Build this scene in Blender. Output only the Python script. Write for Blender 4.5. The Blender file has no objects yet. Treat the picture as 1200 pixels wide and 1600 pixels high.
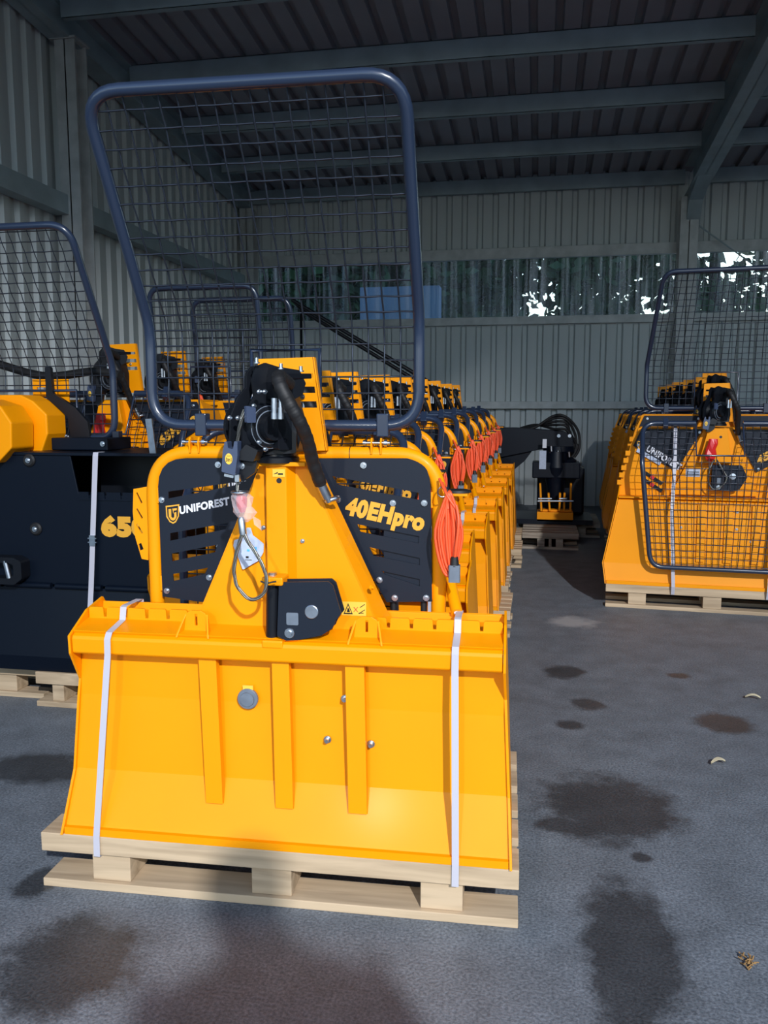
import bpy, math, random
from mathutils import Vector, Matrix
from mathutils.geometry import tessellate_polygon
random.seed(7)
SC = bpy.context.scene
COL = SC.collection
R = math.radians

# ------------------------------------------------------------------ camera
CAMH = 1.2
FOC, YAW, PIT = 1294.0, R(10.6), R(7.05)
cam_d = bpy.data.cameras.new('camera')
cam_d.sensor_fit = 'VERTICAL'; cam_d.sensor_height = 36; cam_d.sensor_width = 27
cam_d.lens = 36 * FOC / 1600
cam_d.clip_start = 0.05; cam_d.clip_end = 300
cam = bpy.data.objects.new('camera', cam_d); COL.objects.link(cam)
cam.location = (0, 0, CAMH)
cam.rotation_euler = (math.pi / 2 - PIT, 0, YAW)
SC.camera = cam

# ------------------------------------------------------------------ world, lights, exposure
SC.view_settings.view_transform = 'Standard'
SC.view_settings.look = 'None'
SC.view_settings.exposure = 0.0
SC.view_settings.gamma = 1
SC.view_settings.use_curve_mapping = False
W = bpy.data.worlds.new('sky'); SC.world = W; W.use_nodes = True
wn = W.node_tree.nodes; wl = W.node_tree.links
sky = wn.new('ShaderNodeTexSky'); sky.sky_type = 'NISHITA'; sky.sun_disc = False
sky.sun_elevation = R(38); sky.sun_rotation = R(25); sky.air_density = 1.0; sky.dust_density = 2.0
bg = wn['Background']; bg.inputs['Strength'].default_value = 0.34
wl.new(sky.outputs[0], bg.inputs['Color'])

def spot(name, loc, tgt, energy, col, size, blend, rad):
    d = bpy.data.lights.new(name, 'SPOT'); d.energy = energy; d.color = col
    d.spot_size = R(size); d.spot_blend = blend; d.shadow_soft_size = rad
    o = bpy.data.objects.new(name, d); COL.objects.link(o); o.location = loc
    o.rotation_euler = (Vector(tgt) - Vector(loc)).to_track_quat('-Z', 'Y').to_euler()
    return o
# low sun glint thrown back into the shed mouth from behind the photographer
spot('sun_glint', (-1.4, -7.6, 3.55), (-.5, 1.8, 0.5), 900, (1, .93, .8), 13, 1.0, .2)
spot('sun_glint', (3.9, -7.0, 6.5), (.2, 1.8, 0.4), 6300, (.97, .98, 1), 42, .8, .12)

# ------------------------------------------------------------------ helpers
def tag(o, label=None, cat=None, group=None, kind=None):
    if label: o['label'] = label
    if cat: o['category'] = cat
    if group: o['group'] = group
    if kind: o['kind'] = kind
    return o

def empty(name, loc, rz=0, scale=1):
    o = bpy.data.objects.new(name, None); COL.objects.link(o)
    o.location = loc; o.rotation_euler = (0, 0, rz); o.scale = (scale,) * 3 if not hasattr(scale, '__len__') else scale
    o.empty_display_size = .1
    return o

def fillet(pts, r, n=6, closed=False):
    pts = [Vector(p) for p in pts]; out = []; N = len(pts)
    for i, p in enumerate(pts):
        if not closed and i in (0, N - 1): out.append(p); continue
        a, b = pts[i - 1], pts[(i + 1) % N]
        rr = r[i] if hasattr(r, '__len__') else r
        u = (a - p); v = (b - p); lu, lv = u.length, v.length
        u.normalize(); v.normalize()
        ang = u.angle(v)
        if ang > 3.1 or rr <= 0: out.append(p); continue
        t = min(rr / math.tan(ang / 2), lu * .49, lv * .49)
        p0 = p + u * t; p1 = p + v * t
        for k in range(n + 1):
            s = k / n
            out.append((p0.lerp(p, s)).lerp(p.lerp(p1, s), s))
    return out

class MB:
    def __init__(s): s.v = []; s.f = []; s.sm = []
    def add(s, vs, fs, smooth=False):
        b = len(s.v); s.v += [tuple(v) for v in vs]
        for f in fs: s.f.append(tuple(b + i for i in f)); s.sm.append(smooth)
        return s
    def box(s, x0, x1, y0, y1, z0, z1):
        v = [(x, y, z) for x in (x0, x1) for y in (y0, y1) for z in (z0, z1)]
        return s.add(v, [(0, 1, 3, 2), (4, 6, 7, 5), (0, 4, 5, 1), (2, 3, 7, 6), (0, 2, 6, 4), (1, 5, 7, 3)])
    def bar(s, p, q, w, h, up=(0, 0, 1)):
        p = Vector(p); q = Vector(q); d = (q - p).normalized(); up = Vector(up)
        sx = d.cross(up)
        if sx.length < 1e-4: sx = d.cross(Vector((1, 0, 0)))
        sx.normalize(); u = sx.cross(d)
        v = [e + sx * a * w / 2 + u * b * h / 2 for e in (p, q) for a, b in ((-1, -1), (1, -1), (1, 1), (-1, 1))]
        return s.add(v, [(3, 2, 1, 0), (4, 5, 6, 7), (0, 1, 5, 4), (1, 2, 6, 5), (2, 3, 7, 6), (3, 0, 4, 7)])
    def tube(s, pts, r, seg=10, closed=False, cap=True):
        pts = [Vector(p) for p in pts]; n = len(pts)
        if n < 2: return s
        T = []
        for i in range(n):
            a = pts[i - 1] if (i or closed) else pts[0]
            b = pts[(i + 1) % n] if (i < n - 1 or closed) else pts[-1]
            t = (b - a)
            T.append(t.normalized() if t.length > 1e-9 else Vector((0, 0, 1)))
        ref = Vector((0, 0, 1)) if abs(T[0].z) < .9 else Vector((1, 0, 0))
        N = (ref - T[0] * ref.dot(T[0])).normalized()
        vs = []
        for i in range(n):
            N = (N - T[i] * N.dot(T[i])).normalized(); B = T[i].cross(N)
            rr = r[i] if hasattr(r, '__len__') else r
            for k in range(seg):
                a = 2 * math.pi * k / seg
                vs.append(pts[i] + (N * math.cos(a) + B * math.sin(a)) * rr)
        fs = []
        for i in range(n if closed else n - 1):
            j = (i + 1) % n
            for k in range(seg):
                l = (k + 1) % seg
                fs.append((i * seg + k, i * seg + l, j * seg + l, j * seg + k))
        s.add(vs, fs, True)
        if cap and not closed:
            s.add(vs[:seg], [tuple(range(seg))[::-1]]); s.add(vs[-seg:], [tuple(range(seg))])
        return s
    def cyl(s, p, q, r0, r1=None, seg=20):
        return s.tube([p, q], [r0, r0 if r1 is None else r1], seg)
    def lathe(s, p, d, prof, seg=24):      # prof: (t along d, radius)
        p = Vector(p); d = Vector(d).normalized()
        for (t0, r0), (t1, r1) in zip(prof, prof[1:]):
            ref = Vector((0, 0, 1)) if abs(d.z) < .9 else Vector((1, 0, 0))
            a = (ref - d * ref.dot(d)).normalized(); b = d.cross(a)
            vs = []
            for t, r in ((t0, r0), (t1, r1)):
                for k in range(seg):
                    an = 2 * math.pi * k / seg
                    vs.append(p + d * t + (a * math.cos(an) + b * math.sin(an)) * max(r, 1e-5))
            s.add(vs, [(k, (k + 1) % seg, seg + (k + 1) % seg, seg + k) for k in range(seg)], abs(t1 - t0) > 1e-6)
        return s
    def plate(s, loops, o, u, v, th):      # 2-D loops (outer, holes) in the plane o + a*u + b*v, pushed out by th along u x v
        o = Vector(o); u = Vector(u); v = Vector(v); n = u.cross(v).normalized() * th
        flat = [p for lp in loops for p in lp]
        P = [o + u * a + v * b for a, b in flat]
        tri = tessellate_polygon([[Vector((a, b, 0)) for a, b in lp] for lp in loops])
        N = len(P)
        fs = []
        for t in tri:
            a, b, c = [flat[i] for i in t]
            if (b[0] - a[0]) * (c[1] - a[1]) - (b[1] - a[1]) * (c[0] - a[0]) < 0: t = t[::-1]
            fs.append(tuple(i + N for i in t)); fs.append(tuple(t[::-1]))
        k = 0
        for li, lp in enumerate(loops):
            m = len(lp)
            area = sum(lp[i][0] * lp[(i + 1) % m][1] - lp[(i + 1) % m][0] * lp[i][1] for i in range(m))
            ccw = area > 0
            for i in range(m):
                a, b = k + i, k + (i + 1) % m
                q = (a, b, b + N, a + N)
                if ccw != (li == 0): q = q[::-1]
                fs.append(q)
            k += m
        return s.add(P + [p + n for p in P], fs)
    def xz(s, loops, y0, y1):              # plate in x-z, front face at y0 (towards viewer)
        if not hasattr(loops[0][0], '__len__'): loops = [loops]
        return s.plate(loops, (0, y1, 0), (1, 0, 0), (0, 0, 1), y1 - y0)
    def yz(s, loop, x0, x1):
        return s.plate([loop], (x0, 0, 0), (0, 1, 0), (0, 0, 1), x1 - x0)
    def build(s, name, mat, parent=None, dz=0.0, bevel=0):
        me = bpy.data.meshes.new(name)
        me.from_pydata([(x, y, z + dz) for x, y, z in s.v], [], s.f)
        me.polygons.foreach_set('use_smooth', s.sm)
        me.materials.append(mat); me.update()
        ob = bpy.data.objects.new(name, me); COL.objects.link(ob)
        if parent: ob.parent = parent
        if bevel:
            bv = ob.modifiers.new('bevel', 'BEVEL'); bv.width = bevel; bv.segments = 2
            bv.limit_method = 'ANGLE'; bv.angle_limit = R(35)
        return ob

def roundpoly(pts, r, n=4):
    return [(p.x, p.y) for p in fillet([(a, b, 0) for a, b in pts], r, n, True)]

_tc = {}
def text_geo(txt, bold=0.0, shear=0.0, res=3):
    key = (txt, bold, shear)
    if key in _tc: return _tc[key]
    c = bpy.data.curves.new('t', 'FONT'); c.body = txt; c.size = 1; c.offset = bold; c.shear = shear
    c.resolution_u = res; c.fill_mode = 'FRONT' if hasattr(c, 'fill_mode') else c.fill_mode
    c.space_character = 1.02 + bold * 1.2
    o = bpy.data.objects.new('t', c); COL.objects.link(o)
    dg = bpy.context.evaluated_depsgraph_get(); dg.update()
    ev = o.evaluated_get(dg); me = ev.to_mesh()
    vs = [(v.co.x, v.co.y) for v in me.vertices]; fs = [tuple(p.vertices) for p in me.polygons]
    ev.to_mesh_clear(); bpy.data.objects.remove(o); bpy.data.curves.remove(c)
    x0 = min(v[0] for v in vs); x1 = max(v[0] for v in vs); y0 = min(v[1] for v in vs); y1 = max(v[1] for v in vs)
    vs = [((a - x0) / (x1 - x0), (b - y0) / (y1 - y0)) for a, b in vs]
    _tc[key] = (vs, fs); return _tc[key]

def lettering(mb, txt, o, u, v, bold=0.0, shear=0.0):   # fits the word into the parallelogram o, u (width), v (height)
    vs, fs = text_geo(txt, bold, shear); o = Vector(o); u = Vector(u); v = Vector(v)
    n = u.cross(v).normalized() * .0006
    P = [o + u * a + v * b for a, b in vs]
    f2 = []
    for f in fs:
        a, b, c = [P[i] for i in f[:3]]
        f2.append(f if (b - a).cross(c - a).dot(n) > 0 else f[::-1])
    return mb.add([p + n for p in P], f2)

# pixel -> point on a plane of a machine's own frame (used to read sizes off the photograph)
_F = Vector((-math.sin(YAW) * math.cos(PIT), math.cos(YAW) * math.cos(PIT), -math.sin(PIT)))
_R = Vector((math.cos(YAW), math.sin(YAW), 0)); _U = _R.cross(_F)
def frame_fn(ox, oy, deg):
    a = R(deg); O = Vector((ox, oy, 0)); ex = Vector((math.cos(a), math.sin(a), 0)); ey = Vector((-math.sin(a), math.cos(a), 0))
    C = Vector((0, 0, CAMH)) - O
    def L(px, py, P0, n=(0, 1, 0)):
        d = _F + _R * ((px - 600) / FOC) - _U * ((py - 800) / FOC)
        dl = Vector((d.dot(ex), d.dot(ey), d.z)); cl = Vector((C.dot(ex), C.dot(ey), C.z))
        if not hasattr(P0, '__len__'): P0 = (0, P0, 0)
        n = Vector(n); t = (Vector(P0) - cl).dot(n) / dl.dot(n)
        return cl + dl * t
    return L

# ------------------------------------------------------------------ materials
def mat(name, col, rough=.5, metal=0, coat=0, bump=0, bscale=200, var=0, vscale=6, spec=.5):
    m = bpy.data.materials.new(name); m.use_nodes = True; n = m.node_tree.nodes; l = m.node_tree.links
    b = n['Principled BSDF']; b.inputs['Base Color'].default_value = (*col, 1); b.inputs['Roughness'].default_value = rough
    b.inputs['Metallic'].default_value = metal; b.inputs['Coat Weight'].default_value = coat; b.inputs['Coat Roughness'].default_value = .15
    b.inputs['Specular IOR Level'].default_value = spec
    tc = n.new('ShaderNodeTexCoord')
    if bump:
        t = n.new('ShaderNodeTexNoise'); t.inputs['Scale'].default_value = bscale; l.new(tc.outputs['Object'], t.inputs['Vector'])
        bp = n.new('ShaderNodeBump'); bp.inputs['Strength'].default_value = bump; bp.inputs['Distance'].default_value = .002
        l.new(t.outputs['Fac'], bp.inputs['Height']); l.new(bp.outputs[0], b.inputs['Normal'])
    if var:
        t = n.new('ShaderNodeTexNoise'); t.inputs['Scale'].default_value = vscale; t.inputs['Detail'].default_value = 6
        l.new(tc.outputs['Object'], t.inputs['Vector'])
        r = n.new('ShaderNodeValToRGB'); l.new(t.outputs['Fac'], r.inputs[0])
        r.color_ramp.elements[0].position = .3; r.color_ramp.elements[1].position = .7
        r.color_ramp.elements[0].color = (*[c * (1 - var) for c in col], 1); r.color_ramp.elements[1].color = (*[min(1, c * (1 + var)) for c in col], 1)
        l.new(r.outputs[0], b.inputs['Base Color'])
    return m

M = {}
M['yellow'] = mat('yellow_paint', (.90, .315, .0), .45, coat=.04, bump=.05, bscale=60, var=.02, spec=.2)
M['navy'] = mat('anthracite_paint', (.009, .014, .025), .48, coat=.05, bump=.06, bscale=300, spec=.25)
M['ink'] = mat('dark_blue_black_paint', (.002, .005, .012), .42, coat=.03, bump=.05, bscale=200, spec=.22)
M['tubeblue'] = mat('anthracite_tube_paint', (.018, .03, .06), .3, coat=.5)
M['black'] = mat('black_steel', (.005, .0065, .010), .4, var=.2, spec=.35)
M['slate'] = mat('slate_blue_plastic', (.045, .065, .12), .45)
M['rubber'] = mat('black_rubber', (.008, .008, .009), .6, bump=.2, bscale=90)
M['wire'] = mat('galvanised_black_wire', (.048, .058, .078), .35, metal=.7)
M['zinc'] = mat('zinc_plated_steel', (.55, .6, .66), .32, metal=1, var=.15, vscale=40)
M['steel'] = mat('galvanised_steel', (.44, .46, .46), .5, metal=.2, var=.14, vscale=9)
M['darksteel'] = mat('grey_primed_steel', (.32, .40, .43), .55, metal=.2, var=.15, vscale=4)
M['rope'] = mat('wire_rope', (.22, .22, .2), .4, metal=.8)
M['orange'] = mat('orange_cable', (.85, .10, .028), .4, spec=.4)
M['plug'] = mat('grey_plastic', (.14, .17, .21), .45, var=.1, vscale=50)
M['strap'] = mat('white_strap', (.5, .49, .55), .35)
M['white'] = mat('white_print', (.72, .74, .8), .5)
M['logo'] = mat('yellow_print', (.78, .38, .03), .5)
M['paper'] = mat('blue_grey_card', (.46, .53, .66), .5, var=.1, vscale=60)
M['cyan'] = mat('cyan_print', (.1, .45, .75), .5)
M['sticker'] = mat('pale_yellow_sticker', (.9, .55, .06), .5)
M['blackprint'] = mat('black_print', (.01, .01, .01), .5)
M['redprint'] = mat('red_print', (.6, .05, .02), .5)
M['red'] = mat('red_plastic', (.65, .02, .02), .35)
M['sheet'] = mat('grey_sheet_metal', (.50, .54, .54), .5, metal=.1, var=.03, vscale=1)
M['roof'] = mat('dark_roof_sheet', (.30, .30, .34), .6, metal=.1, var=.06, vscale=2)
M['leaf'] = mat('dry_leaf', (.3, .17, .06), .8)
M['straw'] = mat('straw', (.6, .52, .35), .8)
M['bark'] = mat('bark', (.05, .035, .025), .9, var=.3)
M['green'] = mat('foliage', (.03, .07, .02), .7, var=.5, vscale=2)
M['palewall'] = mat('pale_blue_render', (.2, .3, .5), .8)

def wood(name, a, b):
    m = bpy.data.materials.new(name); m.use_nodes = True; n = m.node_tree.nodes; l = m.node_tree.links
    bs = n['Principled BSDF']; bs.inputs['Roughness'].default_value = .75
    tc = n.new('ShaderNodeTexCoord'); mp = n.new('ShaderNodeMapping'); mp.inputs['Scale'].default_value = (2.2, 30, 30)
    oi = n.new('ShaderNodeObjectInfo'); l.new(tc.outputs['Object'], mp.inputs[0])
    cx = n.new('ShaderNodeVectorMath'); cx.operation = 'SCALE'; cx.inputs['Scale'].default_value = 1
    ad = n.new('ShaderNodeVectorMath'); ad.operation = 'ADD'; mu = n.new('ShaderNodeMath'); mu.operation = 'MULTIPLY'; mu.inputs[1].default_value = 37
    l.new(oi.outputs['Random'], mu.inputs[0]); cmb = n.new('ShaderNodeCombineXYZ')
    for k in range(3): l.new(mu.outputs[0], cmb.inputs[k])
    l.new(mp.outputs[0], ad.inputs[0]); l.new(cmb.outputs[0], ad.inputs[1])
    t = n.new('ShaderNodeTexNoise'); t.inputs['Scale'].default_value = 1; t.inputs['Detail'].default_value = 7; t.inputs['Distortion'].default_value = .6
    l.new(ad.outputs[0], t.inputs['Vector'])
    r = n.new('ShaderNodeValToRGB'); l.new(t.outputs['Fac'], r.inputs[0])
    r.color_ramp.elements[0].position = .32; r.color_ramp.elements[0].color = (*b, 1); r.color_ramp.elements[1].position = .62; r.color_ramp.elements[1].color = (*a, 1)
    l.new(r.outputs[0], bs.inputs['Base Color'])
    bp = n.new('ShaderNodeBump'); bp.inputs['Strength'].default_value = .3; bp.inputs['Distance'].default_value = .003
    l.new(t.outputs['Fac'], bp.inputs['Height']); l.new(bp.outputs[0], bs.inputs['Normal'])
    return m
M['wood'] = wood('pine_board', (.56, .42, .27), (.36, .26, .16))
M['oldwood'] = wood('weathered_board', (.4, .34, .27), (.2, .16, .12))

def ground_px(px, py):
    F_ = Vector((-math.sin(YAW) * math.cos(PIT), math.cos(YAW) * math.cos(PIT), -math.sin(PIT))); R_ = Vector((math.cos(YAW), math.sin(YAW), 0)); U_ = R_.cross(F_)
    d = F_ + R_ * ((px - 600) / FOC) - U_ * ((py - 800) / FOC); return (d * (-CAMH / d.z))[:2]
def asphalt():
    m = bpy.data.materials.new('asphalt'); m.use_nodes = True; n = m.node_tree.nodes; l = m.node_tree.links
    b = n['Principled BSDF']; tc = n.new('ShaderNodeTexCoord')
    def noise(s, d=6, rough=.6):
        t = n.new('ShaderNodeTexNoise'); t.inputs['Scale'].default_value = s; t.inputs['Detail'].default_value = d; t.inputs['Roughness'].default_value = rough
        l.new(tc.outputs['Object'], t.inputs['Vector']); return t
    def ramp(src, p0, c0, p1, c1):
        r = n.new('ShaderNodeValToRGB'); l.new(src, r.inputs[0]); e = r.color_ramp.elements
        e[0].position = p0; e[1].position = p1; e[0].color = (*c0, 1); e[1].color = (*c1, 1); return r
    fine = noise(140, 4); mid = noise(7); wet = noise(1.9, 5, .55)
    base = ramp(fine.outputs['Fac'], .35, (.092, .110, .134), .72, (.24, .272, .31))
    md = ramp(mid.outputs['Fac'], .3, (.7, .7, .7), .7, (1.1, 1.1, 1.1))
    mx = n.new('ShaderNodeMix'); mx.data_type = 'RGBA'; mx.blend_type = 'MULTIPLY'; mx.inputs[0].default_value = 1
    l.new(base.outputs[0], mx.inputs[6]); l.new(md.outputs[0], mx.inputs[7])
    def blob(cx, cy, rx, ry, r0, r1):     # stain mask: 0 inside, 1 outside, ragged edge
        mp = n.new('ShaderNodeMapping'); mp.inputs['Location'].default_value = (-cx / rx, -cy / ry, 0); mp.inputs['Scale'].default_value = (1 / rx, 1 / ry, 1); l.new(tc.outputs['Object'], mp.inputs[0])
        ln = n.new('ShaderNodeVectorMath'); ln.operation = 'LENGTH'; l.new(mp.outputs[0], ln.inputs[0])
        nz = n.new('ShaderNodeMath'); nz.operation = 'MULTIPLY_ADD'; l.new(edge.outputs['Fac'], nz.inputs[0]); nz.inputs[1].default_value = 1.6; nz.inputs[2].default_value = -.8
        sm = n.new('ShaderNodeMath'); sm.operation = 'ADD'; l.new(ln.outputs['Value'], sm.inputs[0]); l.new(nz.outputs[0], sm.inputs[1])
        mr = n.new('ShaderNodeMapRange'); l.new(sm.outputs[0], mr.inputs[0]); mr.inputs[1].default_value = r0; mr.inputs[2].default_value = r1; mr.clamp = True
        return mr.outputs[0]
    edge = noise(9, 7, .7); m0 = None
    for px, py, rx, ry in ((950, 1262, .22, .22), (990, 1490, .11, .30), (110, 1500, .16, .16), (880, 1050, .10, .10), (893, 1133, .06, .05), (920, 1100, .07, .07), (60, 1200, .2, .12), (1000, 1340, .03, .03), (1130, 1130, .12, .10), (1060, 1056, .05, .04), (60, 1380, .05, .08), (880, 1290, .08, .05)):
        g_ = ground_px(px, py); o_ = blob(g_[0], g_[1], rx, ry, .75, 1.15)
        if m0 is None: m0 = o_
        else:
            mn = n.new('ShaderNodeMath'); mn.operation = 'MULTIPLY'; l.new(m0, mn.inputs[0]); l.new(o_, mn.inputs[1]); m0 = mn.outputs[0]
    wm = n.new('ShaderNodeMath'); wm.operation = 'MULTIPLY'; l.new(m0, wm.inputs[0]); wm.inputs[1].default_value = 1
    g_ = ground_px(895, 972); dust = blob(g_[0], g_[1], .16, .14, .45, 1.1)
    mw = n.new('ShaderNodeMix'); mw.data_type = 'RGBA'; mw.blend_type = 'MIX'
    wd = n.new('ShaderNodeMix'); wd.data_type = 'RGBA'; wd.blend_type = 'MULTIPLY'; wd.inputs[0].default_value = 1
    l.new(mx.outputs[2], wd.inputs[6]); wd.inputs[7].default_value = (.33, .33, .33, 1)
    l.new(wm.outputs[0], mw.inputs[0]); l.new(wd.outputs[2], mw.inputs[6]); l.new(mx.outputs[2], mw.inputs[7])
    du = n.new('ShaderNodeMix'); du.data_type = 'RGBA'; l.new(dust, du.inputs[0]); du.inputs[6].default_value = (.33, .34, .35, 1); l.new(mw.outputs[2], du.inputs[7])
    l.new(du.outputs[2], b.inputs['Base Color'])
    rr = n.new('ShaderNodeMapRange'); l.new(wm.outputs[0], rr.inputs[0]); rr.inputs[3].default_value = .42; rr.inputs[4].default_value = .62
    l.new(rr.outputs[0], b.inputs['Roughness'])
    bp = n.new('ShaderNodeBump'); bp.inputs['Strength'].default_value = .5; bp.inputs['Distance'].default_value = .004
    l.new(fine.outputs['Fac'], bp.inputs['Height']); l.new(bp.outputs[0], b.inputs['Normal'])
    return m
M['asphalt'] = asphalt()

def polycarb():
    m = bpy.data.materials.new('translucent_corrugated_sheet'); m.use_nodes = True; n = m.node_tree.nodes; l = m.node_tree.links
    out = n['Material Output']; n.remove(n['Principled BSDF'])
    tr = n.new('ShaderNodeBsdfTransparent'); tr.inputs[0].default_value = (.62, .82, .86, 1)
    gl = n.new('ShaderNodeBsdfGlossy'); gl.inputs['Roughness'].default_value = .25; gl.inputs[0].default_value = (.6, .7, .8, 1)
    tl = n.new('ShaderNodeBsdfTranslucent'); tl.inputs[0].default_value = (.6, .75, .85, 1)
    tc = n.new('ShaderNodeTexCoord'); mp = n.new('ShaderNodeMapping'); mp.inputs['Scale'].default_value = (9, 1, .35)
    t = n.new('ShaderNodeTexNoise'); t.inputs['Scale'].default_value = 2; t.inputs['Detail'].default_value = 5
    l.new(tc.outputs['Object'], mp.inputs[0]); l.new(mp.outputs[0], t.inputs['Vector'])
    r = n.new('ShaderNodeMapRange'); r.inputs[1].default_value = .45; r.inputs[2].default_value = .75; r.inputs[3].default_value = .01; r.inputs[4].default_value = .34
    l.new(t.outputs['Fac'], r.inputs[0])
    a = n.new('ShaderNodeMixShader'); l.new(r.outputs[0], a.inputs[0]); l.new(tr.outputs[0], a.inputs[1]); l.new(tl.outputs[0], a.inputs[2])
    b = n.new('ShaderNodeMixShader'); b.inputs[0].default_value = .03; l.new(a.outputs[0], b.inputs[1]); l.new(gl.outputs[0], b.inputs[2])
    l.new(b.outputs[0], out.inputs[0])
    return m
M['poly'] = polycarb()

def film():
    m = bpy.data.materials.new('clear_plastic_film'); m.use_nodes = True; n = m.node_tree.nodes; l = m.node_tree.links
    out = n['Material Output']; p = n['Principled BSDF']; p.inputs['Base Color'].default_value = (.9, .82, .86, 1); p.inputs['Roughness'].default_value = .15
    tr = n.new('ShaderNodeBsdfTransparent'); a = n.new('ShaderNodeMixShader'); a.inputs[0].default_value = .28
    l.new(tr.outputs[0], a.inputs[1]); l.new(p.outputs[0], a.inputs[2]); l.new(a.outputs[0], out.inputs[0]); return m
M['film'] = film()

# ------------------------------------------------------------------ the setting
WX, WY = -3.78, 10.5            # left wall, back wall
YF = -.2                        # open front of the shed
def struct(mb, name, m, bevel=0): return tag(mb.build(name, m, bevel=bevel), kind='structure')
g = MB(); g.add([(-40, -30, 0), (40, -30, 0), (40, 40, 0), (-40, 40, 0)], [(0, 1, 2, 3)]); struct(g, 'floor', M['asphalt'])

def corr(n, pitch, depth, top, ramp, fn, a0=0.0):
    """profile across a trapezoidal sheet; fn(s, d, end) -> point"""
    prof = []
    for i in range(n):
        s = a0 + i * pitch
        prof += [(s, 0), (s + pitch - top - 2 * ramp, 0), (s + pitch - top - ramp, depth), (s + pitch - ramp, depth)]
    prof.append((a0 + n * pitch, 0))
    vs = [fn(s, d, e) for s, d in prof for e in (0, 1)]
    return vs, [(2 * i, 2 * i + 2, 2 * i + 3, 2 * i + 1) for i in range(len(prof) - 1)]
def rz(y): return 3.815 + .08 * (WY - y)        # underside of purlins
# back wall: ribs stand outwards seen from inside as narrow grooves
for nm, z0, z1 in (('wall_back', 0, 2.26), ('wall_back_upper', 3.06, 4.1)):
    mb = MB(); vs, fs = corr(65, .19, .035, .045, .018, lambda s, d, e: (s, WY + .10 + d, (z0, z1)[e]), WX); mb.add(vs, fs)
    struct(mb, nm, M['sheet'])
mb = MB(); vs, fs = corr(57, .19, -.035, .07, .018, lambda s, d, e: (WX - .1 - d, s, (0, rz(s) + .16)[e]), YF); mb.add(vs, fs); struct(mb, 'wall_left', M['sheet'])
mb = MB(); vs, fs = corr(57, .19, .035, .07, .018, lambda s, d, e: (8.5 + d, s, (0, rz(s) + .16)[e]), YF); mb.add(vs, fs); struct(mb, 'wall_right_added', M['sheet'])  # unseen side wall, added to keep out sky light and darken the interior
# roof sheet
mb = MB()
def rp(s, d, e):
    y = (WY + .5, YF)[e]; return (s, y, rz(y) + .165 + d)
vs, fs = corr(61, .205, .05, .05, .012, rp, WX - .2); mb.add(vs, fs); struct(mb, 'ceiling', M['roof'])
ti = [0]
def trim(mb, m, bevel=0):
    ti[0] += 1; return struct(mb, 'trim_%d' % ti[0], m, bevel)
for i in range(12):         # purlins, C-sections
    y = WY - i * 1.085; z = rz(y)
    if y < YF: break
    yy = y - (.0 if i else -.02)
    if i == 0:
        mb = MB(); mb.box(WX + .05, 1.60, y + .02, y + .07, z, z + .16); trim(mb, M['darksteel'])
        mb = MB(); mb.box(1.78, 8.4, y + .02, y + .07, z, z + .16); trim(mb, M['darksteel']); continue
    for x0, x1 in ((WX + .12, 1.575), (1.775, 8.4)):
        mb = MB(); mb.box(x0, x1, y, y + .004, z, z + .16); mb.box(x0, x1, y, y + .06, z, z + .004); mb.box(x0, x1, y, y + .06, z + .156, z + .16); trim(mb, M['darksteel'])
def ibeam(x0, x1, ya, yb, depth, drop=0.0, m='darksteel'):
    mb = MB(); xm = (x0 + x1) / 2
    for (a, b, t0, t1) in ((x0, x1, -depth, -depth + .014), (x0, x1, -.014, 0), (xm - .005, xm + .005, -depth, 0)):
        v = []
        for y in (ya, yb):
            zt = rz(y) + .16 - drop
            v += [(a, y, zt + t0), (b, y, zt + t0), (b, y, zt + t1), (a, y, zt + t1)]
        mb.add(v, [(0, 1, 2, 3), (7, 6, 5, 4), (0, 4, 5, 1), (1, 5, 6, 2), (2, 6, 7, 3), (3, 7, 4, 0)])
    return trim(mb, M[m])
ibeam(1.575, 1.775, WY - .1, YF, .36)
ibeam(WX - .04, WX + .14, WY, YF, .26)
# haunch of the right frame
mb = MB(); mb.yz([(WY - .32, 3.55), (WY - .1, 3.2), (WY - .1, 3.62), (WY - 1.1, 3.75)], 1.60, 1.75); trim(mb, M['darksteel'])
# posts
def hpost(x0, x1, y0, y1, zt, m):
    mb = MB(); mb.box(x0, x1, y0, y0 + .012, 0, zt); mb.box(x0, x1, y1 - .012, y1, 0, zt); xm = (x0 + x1) / 2; mb.box(xm - .005, xm + .005, y0, y1, 0, zt); return trim(mb, m)
hpost(1.535, 1.735, WY - .2, WY + .02, 3.62, M['steel'])
hpost(WX + .0, WX + .17, 6.25, 6.43, rz(6.3) - .1, M['steel'])
hpost(WX + .0, WX + .17, WY - .2, WY, rz(WY) - .1, M['steel'])
mb = MB(); mb.box(WX - .03, WX + .19, 6.23, 6.45, rz(6.3) - .1, rz(6.3) - .085); trim(mb, M['steel'])
# girts
def bgirt(z, h, m='steel', x0=WX + .1, x1=8.4):
    for a, b in ((x0, 1.6), (1.73, x1)):
        mb = MB(); mb.box(a, b, WY + .02, WY + .09, z, z + h); trim(mb, M[m], .004)
bgirt(1.21, .09); bgirt(2.24, .095); bgirt(3.03, .13)
for z in (.95, 2.74):
    for a, b in ((YF, 6.26), (6.42, WY - .2)):
        mb = MB(); mb.box(WX - .06, WX + .06, a, b, z, z + .15); trim(mb, M['darksteel'])
# brace rod right of the post
mb = MB(); mb.tube([(1.74, WY - .1, 3.32), (4.2, WY - .05, 1.5)], .009, 8); trim(mb, M['darksteel'])
# translucent window band
for nm, s0, n in (('window_1', WX, 28), ('window_2', 1.74, 36)):
    mb = MB(); vs, fs = corr(n, .19, .035, .045, .018, lambda s, d, e: (s, WY + .10 + d, (2.28, 3.12)[e]), s0); mb.add(vs, fs); struct(mb, nm, M['poly'])

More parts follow.
